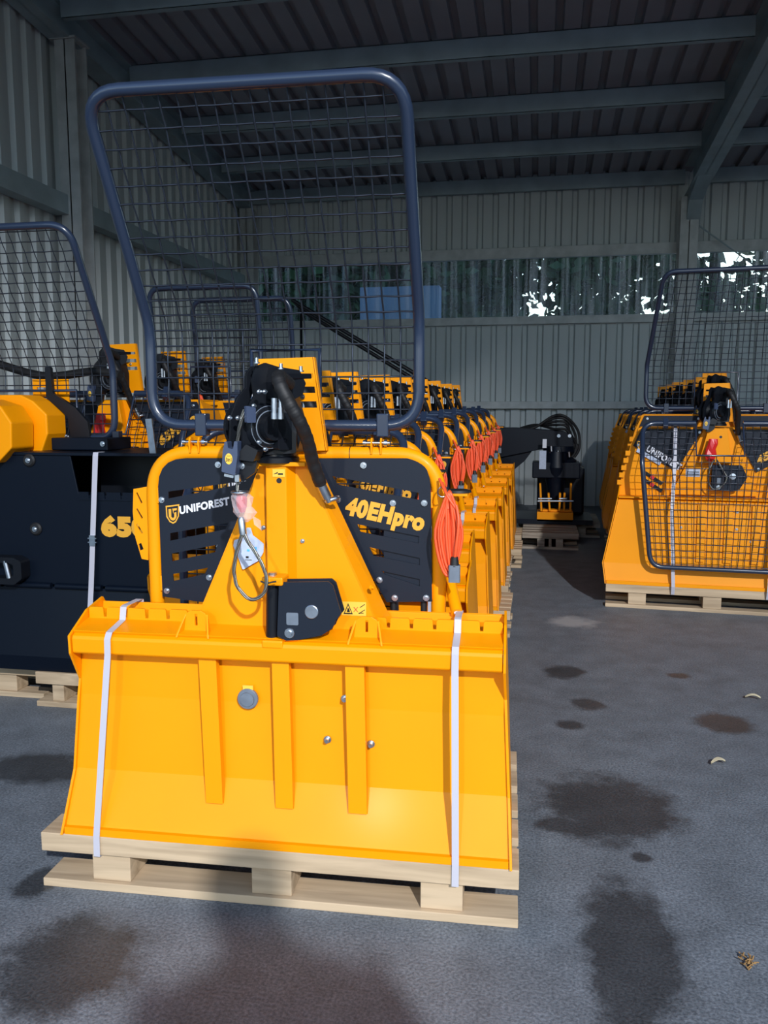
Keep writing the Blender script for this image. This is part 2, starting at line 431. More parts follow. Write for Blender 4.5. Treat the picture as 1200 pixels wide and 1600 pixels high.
# ------------------------------------------------------------------ pallets
def make_pallet(mname='wood', w=1.19, d=.68):
    root = empty('wooden_pallet', (0, 0, 0))
    m = M[mname]; hw = w / 2
    for i in range(5):      # deck boards run across, front one thick
        y = i * (d - .1) / 4
        b = MB().box(-hw, hw, y, y + .1, .122, .144) if i else MB().box(-hw, hw, 0, .1, .095, .144)
        b.build('deck_board', m, root, bevel=.002)
    if True:
        for x in (-hw + .15, 0, hw - .15):
            b = MB().box(x - .05, x + .05, .104, d, .095, .121); b.build('stringer_board', m, root, bevel=.002)
    for x in (-hw + .18, 0, hw - .18):
        for y in (.012, d / 2 - .05, d - .11):
            b = MB().box(x - .05, x + .05, y, y + .1, .0225, .0945); b.build('block', m, root, bevel=.002)
    for y in (0, d / 2 - .05, d - .1):
        b = MB().box(-hw, hw, y, y + .1, 0, .022); b.build('bottom_board', m, root, bevel=.002)
    return root
def copy_tree(o, parent=None):
    c = o.copy(); COL.objects.link(c)
    if parent: c.parent = parent
    for ch in list(o.children): copy_tree(ch, c)
    return c

# ------------------------------------------------------------------ style A winch (front machine)
Z0 = .144
LA = frame_fn(-.618, 1.80, 2.09)
def P2(px, py, y): v = LA(px, py, y); return (v.x, v.z)
def part(mb, name, m, parent, bevel=0, label=None):
    o = mb.build(name, M[m], parent, dz=(-Z0 if parent else 0), bevel=bevel)
    if label: o['label'] = label
    return o
def bolt(parent, p, r=.009, m='zinc', name='bolt', n=(0, -1, 0), h=.006):
    p = Vector(p); n = Vector(n).normalized(); mb = MB()
    mb.lathe(p, n, [(0, r), (.002, r), (.003, r * .95), (.003, 0)], 16)
    mb.lathe(p, n, [(.003, r * .6), (.003 + h, r * .58), (.003 + h, 0)], 6)
    return part(mb, name, m, parent)

def strands(mb, pts, r, n=3, tw=60, seg=5):
    # twisted wire rope along a polyline
    pts = [Vector(p) for p in pts]; L = [0]
    for a, b in zip(pts, pts[1:]): L.append(L[-1] + (b - a).length)
    tot = L[-1]; N = max(8, int(tot / .005))
    S = []
    k = 0
    for i in range(N + 1):
        s = tot * i / N
        while k < len(L) - 2 and s > L[k + 1]: k += 1
        S.append(pts[k].lerp(pts[k + 1], (s - L[k]) / max(1e-9, L[k + 1] - L[k])))
    for j in range(n):
        out = []
        for i, p in enumerate(S):
            t = (S[min(i + 1, N)] - S[max(i - 1, 0)]).normalized()
            a = t.cross(Vector((0, 1, 0)))
            if a.length < .1: a = t.cross(Vector((1, 0, 0)))
            a.normalize(); b = t.cross(a); an = tw * tot * i / N + j * 2 * math.pi / n
            out.append(p + (a * math.cos(an) + b * math.sin(an)) * r * .52)
        mb.tube(out, r * .55, seg)
    return mb
def smoothpath(pts, n=8):
    pts = [Vector(p) for p in pts]; out = []
    for i in range(len(pts) - 1):
        p0 = pts[max(i - 1, 0)]; p1 = pts[i]; p2 = pts[i + 1]; p3 = pts[min(i + 2, len(pts) - 1)]
        for k in range(n):
            t = k / n
            out.append(.5 * ((2 * p1) + (p2 - p0) * t + (2 * p0 - 5 * p1 + 4 * p2 - p3) * t * t + (3 * p1 - p0 - 3 * p2 + p3) * t ** 3))
    out.append(pts[-1]); return out

def make_guard(root, w=.70, h1=.25, h2=.56, kink=33, cut=(-.10, .078, .19), hinge=(-.02, .25, 1.16), fold=0, r=.0145, pitch=.0405, det=True, brk=(-.235, .24), taper=0.0):
    """tilting wire guard: tube frame with a kink, wire mesh with a notch for the winch head"""
    hx, hy, hz = hinge; k = R(kink); f = R(fold)
    def T(x, s):        # s = distance up the guard
        if s <= h1: y, z = 0, s
        else: y, z = -(s - h1) * math.sin(k), h1 + (s - h1) * math.cos(k)
        if s > h1 - .04 and s < h1 + .04:       # eased bend
            q = (s - h1 + .04) / .08; e = .04 * q * q; y = -e * math.sin(k); z = h1 - .04 + (q * .08) - e * (1 - math.cos(k))
        c, sn = math.cos(f), math.sin(f)
        x = x * (1 - taper * max(0, (s - h1) / h2))
        return (hx + x, hy + y * c - z * sn, hz + y * sn + z * c) if False else (hx + x, hy + y * c - z * sn, hz + z * c + y * sn)
    H = h1 + h2; hw = w / 2; rc = .085
    xa, xb = cut[0] - hx, cut[1] - hx
    path = [(xa, 0), (-hw, 0), (-hw, h1), (-hw, H), (hw, H), (hw, h1), (hw, 0), (xb, 0)]
    fl = fillet([(a, b, 0) for a, b in path], [0, rc, 0, rc, rc, 0, rc, 0], 8)
    dense = []
    for a, b in zip(fl, fl[1:]):
        m = max(1, int((b - a).length / .03))
        dense += [a.lerp(b, i / m) for i in range(m)]
    dense.append(fl[-1])
    fr = MB().tube([T(p.x, p.y) for p in dense], r, 12)
    g = part(fr, 'guard_frame', 'tubeblue', root)
    nt = MB().tube([T(x, s) for x, s in ((xa, 0), (xa, cut[2]), (xb, cut[2]), (xb, 0))], r * .42, 6)
    part(nt, 'guard_notch', 'tubeblue', g)
    ms = MB(); wr = .0022
    def inside(x, s):
        if xa < x < xb and s < cut[2]: return False
        dx = abs(x) - (hw - rc)
        for c0 in (rc, H - rc):
            ds = (c0 - s) if c0 == rc else (s - c0)
            if dx > 0 and ds > 0 and dx * dx + ds * ds > rc * rc: return False
        return abs(x) <= hw and 0 <= s <= H
    nx = int(w / pitch); ns = int(H / pitch)
    offx = (w - nx * pitch) / 2; offs = (H - ns * pitch) / 2
    step = pitch / (4 if det else 1); amp = .0016 if det else 0
    def runs(pts, flags):
        out, cur = [], []
        for p, ok in zip(pts, flags):
            if ok: cur.append(p)
            elif cur: out.append(cur); cur = []
        if cur: out.append(cur)
        return [o for o in out if len(o) > 1]
    def wirepts(line, par):
        P = []; F = []
        for i, (x, s) in enumerate(line):
            p = Vector(T(x, s)); n = Vector(T(x, s + .001)) - p; n = Vector((0, -n.z, n.y)).normalized()
            P.append(p + n * amp * math.cos(math.pi * i * step / pitch + par * math.pi)); F.append(inside(x, s))
        return runs(P, F)
    for i in range(nx + 1):
        x = -hw + offx + i * pitch
        for rn in wirepts([(x, offs + j * step - pitch) for j in range(int((H + 2 * pitch) / step))], i % 2): ms.tube(rn, wr, 4, cap=False)
    for j in range(ns + 1):
        s = offs + j * pitch
        for rn in wirepts([(-hw + offx + i * step - pitch, s) for i in range(int((w + 2 * pitch) / step))], (j + 1) % 2): ms.tube(rn, wr, 4, cap=False)
    part(ms, 'wire_mesh', 'wire', g)
    for bx in brk:      # brackets
        b = MB(); b.bar(T(bx - hx - .0, .03), T(bx - hx, -.028), .036, .03, up=(1, 0, 0)); part(b, 'bracket', 'tubeblue', g, bevel=.003)
    return g

def tower_head(root):
    """headboard, winch head, hose, rope guide: shared by both machine styles"""
    # headboard with slots
    hb = MB()
    y = .215
    outer = [P2(*p, y) for p in ((402, 706), (403, 561), (488, 558), (508, 704))]
    holes = []
    for yy0, yy1 in ((583, 590), (604, 614), (627, 637)):
        holes.append([P2(*p, y) for p in ((447, yy0), (488 + (yy0 - 575) * .12, yy0), (488 + (yy1 - 575) * .12, yy1), (447, yy1))])
        holes.append([P2(*p, y) for p in ((410, yy0), (436, yy0), (436, yy1), (410, yy1))])
    hb.xz([outer] + holes, y, y + .005)
    h = part(hb, 'headboard', 'yellow', root, .001)
    a = Vector((*P2(489, 558, y), 0)); b = Vector((*P2(509, 704, y), 0))
    sd = MB(); sd.add([(a.x, y, a.y), (b.x, y, b.y), (b.x, y + .02, b.y), (a.x, y + .02, a.y), (a.x + .003, y, a.y), (b.x + .003, y, b.y), (b.x + .003, y + .02, b.y), (a.x + .003, y + .02, a.y)],
        [(3, 2, 1, 0), (4, 5, 6, 7), (0, 1, 5, 4), (1, 2, 6, 5), (2, 3, 7, 6), (3, 0, 4, 7)])
    part(sd, 'side_flange', 'yellow', h)
    v = P2(473, 620, y); bolt(h, (v[0], y, v[1]), .006)
    # winch head
    d = Vector((.76, -.65, 0)).normalized(); c = LA(430, 668, .035); 
    dr = MB()
    dr.lathe(c, d, [(.0, 0), (.0, .030), (-.02, .032), (-.02, .046), (-.024, .050), (-.036, .056), (-.046, .056), (-.046, .044), (-.085, .044), (-.085, .062), (-.093, .062), (-.093, .05), (-.11, .05), (-.11, .066), (-.12, .066), (-.12, 0)], 40)
    dr_o = part(dr, 'winch_drum', 'black', root)
    rg = MB()
    for t, rr, w in ((-.0195, .038, .0016), (-.0235, .049, .0012)):
        rg.tube([c + d * t + (Vector((0, 0, 1)) * math.cos(a) + d.cross(Vector((0, 0, 1))) * math.sin(a)) * rr for a in [2 * math.pi * i / 40 for i in range(40)]], w, 6, closed=True)
    part(rg, 'seal_ring', 'plug', dr_o)
    wnd = MB()
    for i in range(6):
        t = -.05 - i * .006
        wnd.tube([c + d * t + (Vector((0, 0, 1)) * math.cos(a) + d.cross(Vector((0, 0, 1))) * math.sin(a)) * .047 for a in [2 * math.pi * k / 32 for k in range(32)]], .0032, 6, closed=True)
    part(wnd, 'wound_rope', 'black', dr_o)
    # motor block to the right
    e = d.cross(Vector((0, 0, 1))).normalized() * -1   # to the right along the face
    e = Vector((-d.y, d.x, 0)); mo = MB()
    bc = c + d * -.005 + e * .028
    mo.plate([roundpoly([(-.02, -.052), (.035, -.052), (.045, -.02), (.04, .03), (-.02, .036)], .006)], bc - d * .05, e, (0, 0, 1), .055)
    mo_o = part(mo, 'hydraulic_motor', 'black', root, .002)
    for a, b in ((.018, .02), (-.005, .022), (.026, -.02), (.0, -.03)):
        bolt(mo_o, bc + e * a + Vector((0, 0, b)) + d * .006, .0042, 'black', n=d, h=.002)
    # swivel neck and base
    nk = MB(); n0 = LA(434, 718, .12); n0.z = 1.074
    nk.lathe(n0, (0, 0, 1), [(0, 0), (0, .052), (.012, .052), (.016, .046), (.034, .044), (.036, .058), (.048, .058), (.05, 0)], 32)
    part(nk, 'swivel_neck', 'black', root)
    hs = MB(); hs.xz(roundpoly([P2(*p, .07) for p in ((398, 712), (383, 690), (388, 640), (412, 612), (452, 612), (463, 650), (463, 708))], .008), .07, .15)
    part(hs, 'gear_housing', 'black', root, .003)
    # two sickle shaped arm plates with the head casting between them
    def arm(pp, off, th):
        P0 = c + d * off; uu = e; vv = Vector((0, 0, 1)); q = []
        for p in pp:
            w = LA(*p, P0, d) - P0; q.append((w.dot(uu), w.dot(vv)))
        mb = MB(); mb.plate([roundpoly(q, .004, 3)], P0, uu, vv, th); return mb
    am = arm(((397, 573), (412, 567), (447, 578), (456, 600), (452, 622), (432, 630), (412, 642), (400, 656), (393, 680), (386, 702), (376, 706), (376, 672), (384, 642), (395, 618), (392, 595)), -.045, .008)
    part(am, 'guide_arm', 'black', root, .0015)
    am = arm(((383, 583), (392, 572), (401, 575), (398, 600), (385, 632), (368, 660), (366, 694), (357, 694), (358, 650), (368, 622), (382, 606)), -.085, .008)
    part(am, 'guide_arm', 'black', root, .0015)
    cs = arm(((402, 574), (440, 580), (450, 600), (445, 618), (420, 630), (400, 625), (398, 598)), -.085, .075)
    part(cs, 'head_casting', 'black', root, .004)
    cv = MB(); v0 = LA(438, 588, .06); cv.bar(v0, LA(480, 588, .14), .03, .012); part(cv, 'top_bracket', 'black', root, .002)
    for p, yy in (((401, 568), .03), ((439, 577), .04), ((470, 581), .12)):
        v = LA(*p, yy); bolt(root, v, .0075, n=(0, 0, 1), h=.01)
    for p in ((404, 612), (413, 612), (371, 653), (358, 653), (404, 691), (414, 702), (396, 634)):
        bolt(root, LA(*p, .0), .0055, n=d, h=.006)
    cl = MB(); cl.plate([roundpoly([(-.012, -.018), (.012, -.018), (.012, .016), (-.012, .02)], .003)], LA(389, 648, -.005), e, (0, 0, 1), .01); part(cl, 'clamp', 'slate', root, .001)
    # hydraulic fittings
    for px in (428.5, 438.5):
        f = MB(); p = LA(px, 655, -.03); q = LA(px, 622, -.03)
        f.cyl(p, p.lerp(q, .3), .0075, seg=6); f.cyl(p.lerp(q, .3), p.lerp(q, .55), .0065, seg=6); f.cyl(p.lerp(q, .5), q, .0068 if px < 430 else .0045, seg=10)
        part(f, 'hydraulic_fitting', 'zinc', root)
    # ribbed hose
    pts = smoothpath([LA(452, 600, .06), LA(436, 588, .0), LA(438, 602, -.03), LA(453, 632, -.03), LA(469, 660, -.015), LA(481, 690, .02), LA(489, 722, .055), LA(501, 756, .085)], 22)
    hz = MB(); rad = [.0150 + .0007 * (1 if (i // 5) % 2 else 0) for i in range(len(pts))]
    hz.tube(pts, rad, 14); ho = part(hz, 'hydraulic_hose', 'rubber', root)
    ft = MB(); a = LA(499, 752, .083); b = LA(514, 784, .1); ft.cyl(a, a.lerp(b, .8), .0115, seg=14); ft.cyl(a.lerp(b, .78), b, .0085, seg=6); ft.tube([b + Vector((-.008, 0, .0)), b + Vector((.014, .0, .008)), b + Vector((.018, .02, .008))], .006, 8)
    part(ft, 'hose_fitting', 'zinc', ho)
    # rope guide block with round label
    y = -.015; gb = MB(); gb.xz(roundpoly([P2(*p, y) for p in ((351, 690), (355, 690), (356, 700), (364, 702), (366, 689), (371, 690), (371, 712), (367, 743), (346, 737), (348, 705))], .003), y, y + .03)
    go = part(gb, 'rope_guide', 'slate', root, .002); 
    lb = MB(); q = Vector((*P2(357.5, 717, y), 0)); lb.plate([[(.0085 * math.cos(a), .0125 * math.sin(a)) for a in [2 * math.pi * i / 28 for i in range(28)]]], (q.x, y, q.y), (1, 0, 0), (0, 0, 1), .0008)
    lo = part(lb, 'round_label', 'sticker', go)
    tx = MB(); lettering(tx, '3in1', (q.x - .0065, y - .0009, q.y - .006), (.013, 0, 0), (0, 0, .009), .02); lettering(tx, 'VALJCI', (q.x - .005, y - .0009, q.y + .005), (.01, 0, 0), (0, 0, .003)); part(tx, 'lettering', 'blackprint', lo)
    gb = MB(); gb.xz(roundpoly([P2(*p, .01) for p in ((386, 694), (405, 704), (398, 721), (373, 718), (376, 706))], .004), .0, .05); part(gb, 'damper_block', 'black', root, .003)
    gb = MB(); gb.xz(roundpoly([P2(*p, .03) for p in ((372, 716), (404, 720), (400, 738), (386, 748), (370, 748))], .004), .02, .035); part(gb, 'guide_plate', 'black', root, .002)
    bolt(root, LA(378, 728, .02), .008)
    gb = MB(); gb.bar(LA(351, 742, -.01), LA(365, 745, -.01), .006, .006); gb.bar(LA(368, 747, .0), LA(375, 747, .0), .012, .016); part(gb, 'spring_stop', 'zinc', root)
    # rope
    rp_ = MB(); strands(rp_, smoothpath([LA(382, 640, -.0), LA(376, 660, -.0), LA(371, 690, .015), LA(371, 720, .02), LA(371, 748, .015), LA(371.5, 768, .01)]), .0042); ro = part(rp_, 'wire_rope', 'rope', root)
    return ro

def hook_parts(root, ro, rope_y=.01, red_only=False):
    y = rope_y
    # ring, red stopper in clear film, ferrule, choker loop
    k = MB(); p = LA(376, 769, y); k.tube([(p.x + .02 * math.cos(a), p.y + .02 * math.sin(a), p.z) for a in [2 * math.pi * i / 24 for i in range(24)]], .003, 8, closed=True); k.cyl(p + Vector((0, 0, -.003)), p + Vector((0, 0, .001)), .019); part(k, 'end_ring', 'zinc', ro)
    k = MB(); k.lathe(LA(377, 772, y), (.02, 0, -1), [(0, 0), (0, .010), (.012, .014), (.03, .012), (.042, .007), (.045, 0)], 10); part(k, 'rope_stopper', 'red', ro, label='red rope stopper')
    random.seed(3); k = MB(); prof = [(0, .019), (.01, .024), (.03, .022), (.045, .026), (.06, .015), (.068, .004)]
    vs = []; sg = 12; b = LA(377, 770, y)
    for t, r in prof:
        for i in range(sg):
            a = 2 * math.pi * i / sg; rr = r * (1 + random.uniform(-.22, .22)); vs.append((b.x + rr * math.cos(a) + t * .15, b.y + rr * math.sin(a) * .8, b.z - t))
    k.add(vs, [(j * sg + i, j * sg + (i + 1) % sg, (j + 1) * sg + (i + 1) % sg, (j + 1) * sg + i) for j in range(len(prof) - 1) for i in range(sg)])
    tail = LA(395, 806, y); k.add([tail, tail + Vector((.018, 0, -.01)), tail + Vector((.02, .004, -.035)), tail + Vector((.004, -.004, -.02))], [(0, 1, 2, 3)])
    part(k, 'plastic_wrap', 'film', ro)
    k = MB(); a = LA(377, 808, y); b = LA(380, 835, y); k.tube([a, a.lerp(b, .15), b], [.006, .009, .0085], 14); part(k, 'ferrule', 'zinc', ro)
    k = MB(); pts = smoothpath([LA(*p, y - .003) for p in ((379, 833), (371, 858), (366, 888), (369, 912), (380, 928), (394, 937), (408, 931), (416, 917), (414, 893), (402, 868), (390, 850), (381, 834))], 8)
    strands(k, pts, .0046, 3, 55); part(k, 'choker_loop', 'rope', ro)
    k = MB(); p = LA(415, 911, y - .003); k.tube([(p.x - .012, p.y, p.z + .004), (p.x, p.y, p.z - .001), (p.x + .022, p.y + .012, p.z + .002)], .0022, 6); part(k, 'cable_tie', 'rubber', ro)

def make_A():
    root = empty('forestry_winch', (-.618, 1.80, Z0), R(2.09))
    cx = .02
    # blade sheet: trapezoid in front view, creased profile
    prof = [(.004, .1445), (.066, .29), (.086, .48), (.09, .60)]; hwz = [.552, .546, .537, .53]
    b = MB(); vs = []
    for (y, z), h in zip(prof, hwz): vs += [(cx - h, y, z), (cx + h, y, z)]
    for (y, z), h in zip(prof, hwz): vs += [(cx - h, y + .008, z + .002), (cx + h, y + .008, z + .002)]
    for i in range(3):
        b.add(vs, [(2 * i, 2 * i + 1, 2 * i + 3, 2 * i + 2), (8 + 2 * i, 8 + 2 * i + 2, 8 + 2 * i + 3, 8 + 2 * i + 1)])
    b.add(vs, [(0, 8, 9, 1)])
    b.box(cx - .55, cx + .55, .0, .014, .1445, .163)
    part(b, 'blade', 'yellow', root)
    for s in (-1, 1):
        sp = MB(); o = []
        pr = [(-.006, .1445), (.058, .29), (.078, .48), (.085, .52), (.036, .600), (.034, .645), (.125, .69), (.21, .705), (.30, .60), (.34, .1445)]
        vs = []
        for y, z in pr:
            h = .53 + (.60 - min(z, .6)) * .05
            vs.append((cx + s * h, y, z))
        vs2 = [(x + s * .006, y, z) for x, y, z in vs]; n = len(pr)
        f = [tuple(range(n)), tuple(range(2 * n - 1, n - 1, -1))] + [(i, i + n, (i + 1) % n + n, (i + 1) % n) for i in range(n)]
        if s > 0: f = [q[::-1] for q in f]
        sp.add(vs + vs2, f); part(sp, 'side_plate', 'yellow', root)
    # ribs
    for (x0, x1, x2, x3) in ((-.188, -.144, -.170, -.127), (-.003, .039, .007, .051), (.177, .223, .188, .233)):
        r = MB(); q = []
        zz = ((.598, .079), (.48, .072), (.29, .060), (.236, .056)); 
        for z, y in zz:
            t = (.598 - z) / (.598 - .23); q += [(x0 + (x2 - x0) * t, y, z), (x1 + (x3 - x1) * t, y, z)]
        fr_ = [(x, y - .022, z) for x, y, z in q]; n = len(q)
        r.add(fr_, [(0 + 2 * i, 2 + 2 * i, 3 + 2 * i, 1 + 2 * i)[::-1] for i in range(3)])
        al = fr_ + q
        r.add(al, [(2 * i, 2 * i + 2, n + 2 * i + 2, n + 2 * i) for i in range(3)]); r.add(al, [(2 * i + 1, n + 2 * i + 1, n + 2 * i + 3, 2 * i + 3) for i in range(3)])
        r.add(al, [(6, 7, n + 7, n + 6)])
        part(r, 'rib', 'yellow', root)
    # folded top plate
    tp = MB(); tp.yz([(.090, .598), (.046, .598), (.042, .603), (.040, .636), (.043, .644), (.052, .648), (.132, .662), (.215, .668), (.215, .693), (.209, .693), (.207, .674), (.13, .668), (.05, .655)][::1], cx - .529, cx + .529)
    part(tp, 'top_plate', 'yellow', root, .0015)
    # tooth rack behind the flange
    t = MB(); z0 = .662; z1 = .697; loop = [(cx - .527, z0), (cx + .527, z0)]
    xs = [cx + .527 - .05 - i * .0565 for i in range(18)]
    loop.append((cx + .527, z1 - .005)); loop.append((cx + .522, z1))
    for x in xs: loop += [(x + .008, z1), (x + .005, z1 - .004), (x + .004, z0 + .010), (x - .004, z0 + .010), (x - .005, z1 - .004), (x - .008, z1)]
    loop += [(cx - .522, z1), (cx - .527, z1 - .005)]
    t.xz(loop, .128, .134); part(t, 'tooth_rack', 'yellow', root)
    # back sheet under the ledge
    bk = MB(); bk.box(cx - .529, cx + .529, .209, .215, .147, .672); part(bk, 'back_sheet', 'yellow', root)
    # tower
    y = .12
    tw = MB(); tw.xz([P2(*p, y) for p in ((408, 724), (477, 724), (597, 988), (305, 974))], y, y + .006)
    to = part(tw, 'tower_plate', 'yellow', root, .001)
    a = Vector((*P2(477, 722, y), 0)); b2 = Vector((*P2(598, 990, y), 0))
    sd = MB(); vs = [(a.x, y, a.y), (b2.x, y, b2.y), (b2.x + .02, y + .07, b2.y), (a.x + .012, y + .07, a.y)]; vs += [(x - .004, yy, z) for x, yy, z in vs]
    sd.add(vs, [(0, 1, 2, 3), (7, 6, 5, 4), (0, 4, 5, 1), (1, 5, 6, 2), (2, 6, 7, 3), (3, 7, 4, 0)]); part(sd, 'tower_side', 'yellow', to)
    a = Vector((*P2(408, 722, y), 0)); b2 = Vector((*P2(304, 974, y), 0))
    sd = MB(); vs = [(a.x, y, a.y), (b2.x, y, b2.y), (b2.x - .02, y + .09, b2.y), (a.x - .01, y + .09, a.y)]; vs += [(x + .004, yy, z) for x, yy, z in vs]
    sd.add(vs, [(3, 2, 1, 0), (4, 5, 6, 7), (0, 1, 5, 4), (1, 2, 6, 5), (2, 3, 7, 6), (3, 0, 4, 7)]); part(sd, 'tower_side', 'yellow', to)
    cp = MB(); cp.box(-.045, .078, .085, .21, 1.066, 1.076); part(cp, 'tower_cap', 'yellow', to, .002)
    ch = MB(); ch.plate([[(-.028, 0), (-.020, -.03), (.022, -.03), (.030, -.03), (.046, 0)]], (0, y, .69), (1, 0, 0), (0, 1, 0), .385)
    co = part(ch, 'centre_channel', 'yellow', to, .002)
    hl = MB(); v = P2(436, 751, .089); hl.lathe((v[0], .0895, v[1]), (0, -1, 0), [(0, 0.0), (0, .0065), (.0004, .0065), (.0004, 0)], 20); part(hl, 'bore_hole', 'blackprint', co)
    v = P2(414, 737, .089)
    st = MB(); q0 = Vector((*P2(426, 745, .089), 0)); q1 = Vector((*P2(445, 733, .089), 0)); st.box(q0.x, q1.x, .0885, .0895, q0.y, q1.y); so = part(st, 'pictogram_sticker', 'sticker', co)
    st = MB(); w_ = q1.x - q0.x; st.plate([[(0, 0), (w_ * .3, .002), (w_ * .35, .006), (w_ * .1, .003)]], (q0.x + .003, .0885, q0.y + .006), (1, 0, 0), (0, 0, 1), .0004); st.box(q0.x + w_ * .45, q0.x + w_ * .85, .0881, .0885, q0.y + .005, q0.y + .009); part(st, 'symbol', 'blackprint', so)
    for p in ((412, 824), (473, 845)): bolt(to, LA(*p, y), .0055)
    bolt(to, LA(574, 915, y + .02) + Vector((.012, -.02, 0)), .007, 'yellow', n=(.9, -.4, 0))
    # warning sticker
    q0 = Vector((*P2(534, 961, y), 0)); q1 = Vector((*P2(572, 941, y), 0)); st = MB(); st.box(q0.x, q1.x, y - .001, y, q0.y, q1.y); so = part(st, 'warning_sticker', 'sticker', to)
    w_ = q1.x - q0.x; h_ = q1.y - q0.y; st = MB(); tri = [(w_ * .08, h_ * .1), (w_ * .46, h_ * .1), (w_ * .27, h_ * .9)]; tin = [(w_ * .13, h_ * .18), (w_ * .41, h_ * .18), (w_ * .27, h_ * .74)]
    st.plate([tri, tin], (q0.x, y - .001, q0.y), (1, 0, 0), (0, 0, 1), .0004)
    st.plate([[(w_ * .22, h_ * .24), (w_ * .34, h_ * .24), (w_ * .31, h_ * .5), (w_ * .25, h_ * .55)]], (q0.x, y - .001, q0.y), (1, 0, 0), (0, 0, 1), .0004)
    for aa, bb in (((.7, .15), (.95, .45)), ((.7, .2), (.9, .2)), ((.75, .6), (.95, .85))):
        st.bar((q0.x + w_ * aa[0], y - .0012, q0.y + h_ * aa[1]), (q0.x + w_ * bb[0], y - .0012, q0.y + h_ * bb[1]), .0004, .0018, up=(0, 0, 1))
    part(st, 'symbol', 'blackprint', so)
    st = MB(); 
    for sx in (-1, 1): st.bar((q0.x + w_ * .58 - sx * .005, y - .0014, q0.y + h_ * .28), (q0.x + w_ * .58 + sx * .005, y - .0014, q0.y + h_ * .62), .0004, .0016)
    part(st, 'red_cross', 'redprint', so)
    # tube frame
    tf = MB(); tf.tube(fillet([(-.375, .25, .66), (-.375, .25, 1.088), (.383, .25, 1.088), (.383, .25, .66)], .115, 12), .019, 18)
    fo = part(tf, 'tube_frame', 'yellow', root)
    tp_ = MB(); x_ = P2(548, 708, .25)[0]; tp_.cyl((x_ - .001, .25, 1.088), (x_ + .001, .25, 1.088), .0194, seg=18); part(tp_, 'tape_ring', 'blackprint', fo)
    for z in (.72, .955): 
        for x in (-.352, .36): tb = MB(); tb.box(x - .008, x + .008, .235, .24, z, z + .04); part(tb, 'mounting_tab', 'yellow', fo, .001)
    tb = MB(); tb.box(.14, .185, .245, .25, 1.062, 1.074); part(tb, 'mounting_tab', 'yellow', fo)
    # cover panels
    y = .232
    cl = [roundpoly([P2(*p, y) for p in ((246, 800), (246, 716), (400, 716), (395, 740), (316, 940), (254, 930))], 0)]
    outer = [P2(*p, y) for p in ((254, 932), (247, 760))]
    c0 = Vector(P2(247, 760, y)); c1 = Vector(P2(290, 716, y)); cc = Vector(P2(247, 716, y))
    outer += [tuple((c0.lerp(cc, t)).lerp(cc.lerp(c1, t), t)) for t in (.2, .4, .6, .8)]
    outer += [P2(*p, y) for p in ((290, 716), (398, 716), (398, 745), (325, 942))]
    sl = [((263, 768), (385, 751), (368, 758), (263, 779)), ((266, 833), (357, 817), (352, 827), (266, 845)), ((268, 865), (340, 851), (336, 863), (269, 877)), ((270, 897), (325, 887), (320, 897), (271, 908))]
    m_ = MB(); m_.xz([outer] + [[P2(*p, y) for p in s] for s in sl], y, y + .004); pl = part(m_, 'cover_panel', 'navy', root)
    # lettering and emblem
    tx = MB(); o = LA(281, 804, y - .001); u = LA(359, 789, y - .001) - o; v = Vector((0, 0, .0225)) ; v.x = -u.z * .0
    lettering(tx, 'UNIFOREST', o, u, (-.001, 0, .0215), .045); part(tx, 'lettering', 'white', pl)
    em = MB(); o = LA(270, 803, y - .001); sh = [(-.019, .021), (.019, .026), (.017, -.006), (.008, -.022), (0, -.026), (-.009, -.022), (-.018, -.008)]
    inn = [(a * .82, b * .84) for a, b in sh]; em.plate([sh, inn], o, (1, 0, 0), (0, 0, 1), .0006)
    em.plate([[(-.0115, .013), (-.004, .0135), (-.004, -.008), (0, -.011), (.004, -.008), (.004, .003), (.010, .006), (.0105, -.007), (.006, -.015), (0, -.018), (-.006, -.015), (-.011, -.007)]], o, (1, 0, 0), (0, 0, 1), .0006)
    em.plate([[(-.001, .014), (.012, .0155), (.0115, .010), (.003, .009), (.002, .0)]], o, (1, 0, 0), (0, 0, 1), .0006)
    part(em, 'emblem', 'logo', pl)
    for p in ((253, 781), (261, 923), (341, 726), (327, 902)): bolt(pl, LA(*p, y), .0085)
    outer = [P2(*p, y) for p in ((604, 941), (540, 826), (484, 716), (640, 716))]
    c0 = Vector(P2(640, 716, y)); c1 = Vector(P2(673, 765, y)); cc = Vector(P2(672, 718, y))
    outer += [tuple((c0.lerp(cc, t)).lerp(cc.lerp(c1, t), t)) for t in (.2, .4, .6, .8)]
    outer += [P2(*p, y) for p in ((673, 765), (675, 940))]
    outer = outer[::-1]
    sl = [((519, 744), (654, 770), (654, 781), (527, 757)), ((558, 819), (655, 838), (654, 849), (563, 831)), ((577, 855), (656, 872), (656, 883), (583, 868)), ((596, 892), (656, 905), (656, 916), (602, 898))]
    m_ = MB(); m_.xz([outer] + [[P2(*p, y) for p in s] for s in sl], y, y + .004); pr_ = part(m_, 'cover_panel', 'navy', root)
    bp = MB(); bp.xz([P2(*p, y + .006) for p in ((600, 930), (600, 800), (672, 800), (672, 930))], y + .006, y + .009); part(bp, 'backing_plate', 'navy', pr_)
    tx = MB(); o = LA(535, 802, y - .001); u = LA(658, 829, y - .001) - o; lettering(tx, '40EHpro', o + Vector((0, 0, -.016)), u * 1.0, Vector((.016, 0, .060)), .06, .0); part(tx, 'lettering', 'logo', pr_)
    for p in ((568, 727), (528, 781), (614, 786), (663, 786), (593, 906), (617, 934), (666, 934)): bolt(pr_, LA(*p, y - .001), .0085)
    # tool rack left of the tube
    tr = MB(); q = [P2(*p, .25) for p in ((209, 764), (232, 760), (232, 875), (222, 873), (212, 840), (208, 800))]
